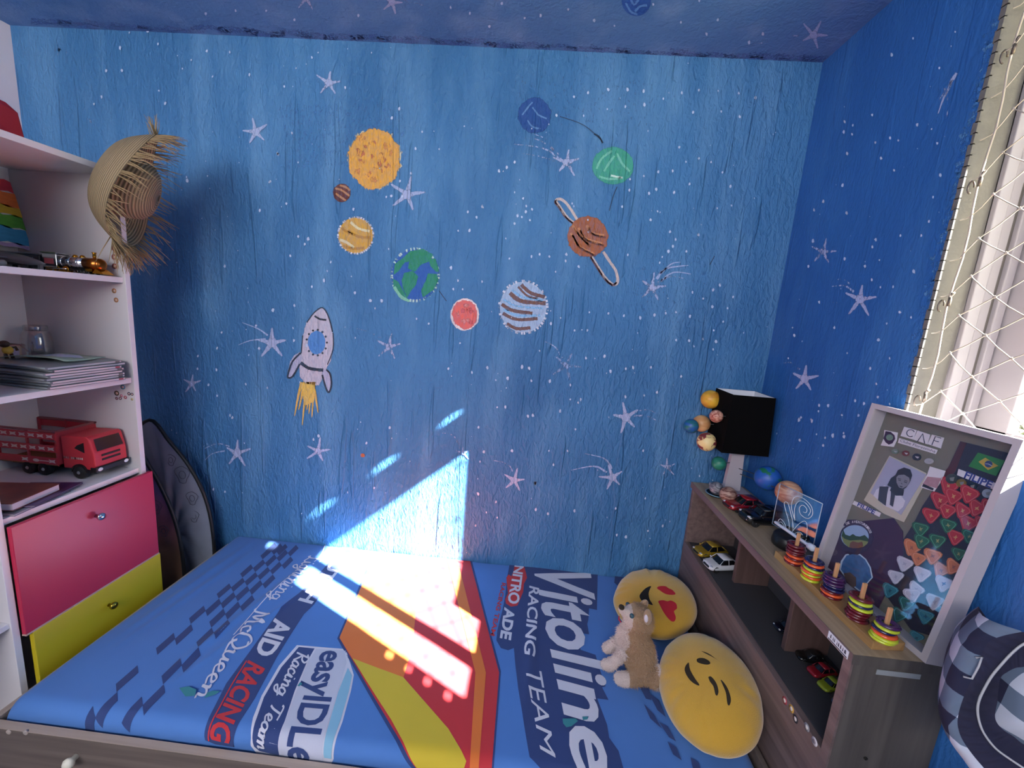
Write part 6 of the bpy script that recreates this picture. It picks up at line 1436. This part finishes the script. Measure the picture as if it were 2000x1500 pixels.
for yy in (-.487, -.408):
    c_ = dp(1234, 1203, -.485) if yy < -.45 else V((.350, -.414, .690)); q = MB(); q.ball(c_, .0068, 0, 18, 12); ey = q.build('eye', mat('eye_teal', '33505c', .1), dog)
    q = MB(); q.ball(c_+V((-.002, -.0022 if yy < -.45 else .0022, .001)), .0038, 0, 14, 10); q.build('pupil', mat('pupil_black', '08080a', .05), ey)
for c_, s_ in ((dp(1265, 1205, -.480), -1), (V((.397, -.418, .700)), 1)):
    q = MB(); Me = Matrix.Rotation(R(20*s_), 3, 'X'); q.ball(c_, (.012, .007, .021), 0, 18, 12, M=Me); er = q.build('ear', tan, dog)
    q = MB(); q.ball(c_+V((-.004, s_*.004, -.001)), (.007, .004, .012), 0, 16, 10, M=Me); q.build('inner_ear', mat('inner_ear_pale', 'c9bfc9', .9), er)

# ================================================================= plaid bag at the right edge
bag = thing('plaid_bag', 'navy grey and white plaid padded bag with light piping at the right edge', 'bag', (.70, -1.08, .70))
pm_ = bpy.data.materials.new('plaid_fabric'); pm_.use_nodes = True; nt = pm_.node_tree; b = nt.nodes['Principled BSDF']; b.inputs['Roughness'].default_value = .9
tc = nt.nodes.new('ShaderNodeTexCoord'); sp = nt.nodes.new('ShaderNodeSeparateXYZ'); nt.links.new(tc.outputs['Object'], sp.inputs[0])
def sq(o, per, ph):
    a = nt.nodes.new('ShaderNodeMath'); a.operation = 'MULTIPLY_ADD'; a.inputs[1].default_value = 1/per; a.inputs[2].default_value = ph; nt.links.new(o, a.inputs[0])
    f = nt.nodes.new('ShaderNodeMath'); f.operation = 'FRACT'; nt.links.new(a.outputs[0], f.inputs[0])
    g = nt.nodes.new('ShaderNodeMath'); g.operation = 'GREATER_THAN'; g.inputs[1].default_value = .5; nt.links.new(f.outputs[0], g.inputs[0]); return g.outputs[0]
s_a, s_b = sq(sp.outputs['Z'], .066, .2), sq(sp.outputs['Y'], .066, .15)
ad = nt.nodes.new('ShaderNodeMath'); ad.operation = 'ADD'; nt.links.new(s_a, ad.inputs[0]); nt.links.new(s_b, ad.inputs[1])
hv = nt.nodes.new('ShaderNodeMath'); hv.operation = 'MULTIPLY'; hv.inputs[1].default_value = .5; nt.links.new(ad.outputs[0], hv.inputs[0])
rp = nt.nodes.new('ShaderNodeValToRGB'); rp.color_ramp.interpolation = 'CONSTANT'; E_ = rp.color_ramp.elements; E_[0].color = srgb('b4b9ca')+(1,); E_[0].position = 0; E_[1].position = .75; E_[1].color = srgb('1a1c38')+(1,); e = E_.new(.25); e.color = srgb('5c6a80')+(1,)
nt.links.new(hv.outputs[0], rp.inputs[0]); nt.links.new(rp.outputs[0], b.inputs['Base Color'])
dkp = mat('navy_plaid_lining', '1d1d36', .9, bump=.5, bscale=25, vary=.35, vscale=14); pip = mat('light_piping', 'a9a9b0', .6)
# outline in the photograph's right edge, lying in a plane facing the bed and the camera
bp0 = V((.70, -.95, 1.05)); bn = V((-.62, -.74, .25)).normalized()
G = lambda x, y: (x/4.689+1820, y/4.6875+1180)
def bpnt(x, y, d=0): return atp(*G(x, y), bp0, bn)-bn*d
outer = [(455, 138), (390, 180), (300, 262), (225, 340), (180, 440), (118, 600), (70, 830), (50, 960), (62, 1090), (110, 1240), (180, 1360), (280, 1500), (420, 1700)]
inner1 = [(845, 250), (650, 290), (520, 345), (462, 440), (440, 540), (365, 690), (300, 830), (255, 960), (235, 1080), (260, 1200), (330, 1320), (450, 1470), (620, 1650)]
inner2 = [(1000, 330), (860, 380), (760, 455), (660, 560), (560, 680), (490, 800), (445, 900), (430, 1000), (455, 1130), (510, 1240), (600, 1350), (720, 1440), (900, 1560)]
inner3 = [(1050, 600), (900, 640), (820, 650), (740, 690), (680, 740), (660, 850), (650, 960), (625, 1100), (650, 1180), (720, 1250), (800, 1300), (900, 1380), (1050, 1450)]
N2 = [V(p) for p in (outer, inner1, inner2, inner3)] if False else None
def ln(p, d): return [bpnt(q.x, q.y, d) for q in smoothline(p, 5)]
o_, i1, i2, i3 = ln(outer, .02), ln(inner1, .0), ln(inner2, .012), ln(inner3, .03)
back = [p-bn*.10+V((.01, -.01, 0)) for p in o_]
mid01 = [(a+b_)/2+bn*.012+bn*.004*math.sin(i*.8) for i, (a, b_) in enumerate(zip(o_, i1))]
def strips(rows, name, m):
    mb = MB(); mb.loft(rows, closed=False, cap=False); return mb.build(name, m, bag, sub=1)
strips([back, o_, mid01, i1], 'outer_panel', pm_)
m12 = [(a+b_)/2+bn*(.008+.005*math.sin(i*1.9)) for i, (a, b_) in enumerate(zip(i1, i2))]
strips([i1, m12, i2], 'dark_band', dkp)
m23 = [(a+b_)/2-bn*(.004+.004*math.sin(i*1.3)) for i, (a, b_) in enumerate(zip(i2, i3))]
strips([i2, m23, i3], 'inner_band', dkp)
cen = [bpnt(1150, 1000, .02)]*len(i3); m3 = [(a*.5+b_*.5)+bn*.03 for a, b_ in zip(i3, cen)]
strips([i3, m3, cen], 'centre_pad', pm_)
mb = MB(); mb.tube([p+bn*.003 for p in i2], .0016, 8); mb.build('piping', pip, bag)
mb = MB(); mb.tube([bpnt(*q, -.006) for q in ((395, 480), (455, 470), (420, 560), (360, 670), (280, 650))], .0014, 6); mb.build('seam_label', pip, bag)
cc = bpnt(1150, 1000, .09); mb = MB(); mb.loft([back, [cc]*len(back)], closed=False, cap=False); mb.build('back_panel', dkp, bag)
# a stool (just outside the picture) carries the bag
zl = min(p.z for p in back+o_+i1+i2)
ST = thing('stool', 'plain wooden stool carrying the plaid bag at the right edge', 'stool', (.74, -1.15, 0))
mb = MB(); mb.lathe([(0, zl-.028), (.105, zl-.028), (.11, zl-.02), (.11, zl-.006), (.105, zl), (0, zl)], (.74, -1.15, 0), n=36); mb.build('seat', pw, ST)
for a in (.8, 2.37, 3.94, 5.5):
    mb = MB(); mb.tube([(.74+.08*math.cos(a), -1.15+.08*math.sin(a), zl-.026), (.74+.10*math.cos(a), -1.15+.10*math.sin(a), 0)], [.014, .011], 12); mb.build('leg', pw, ST)
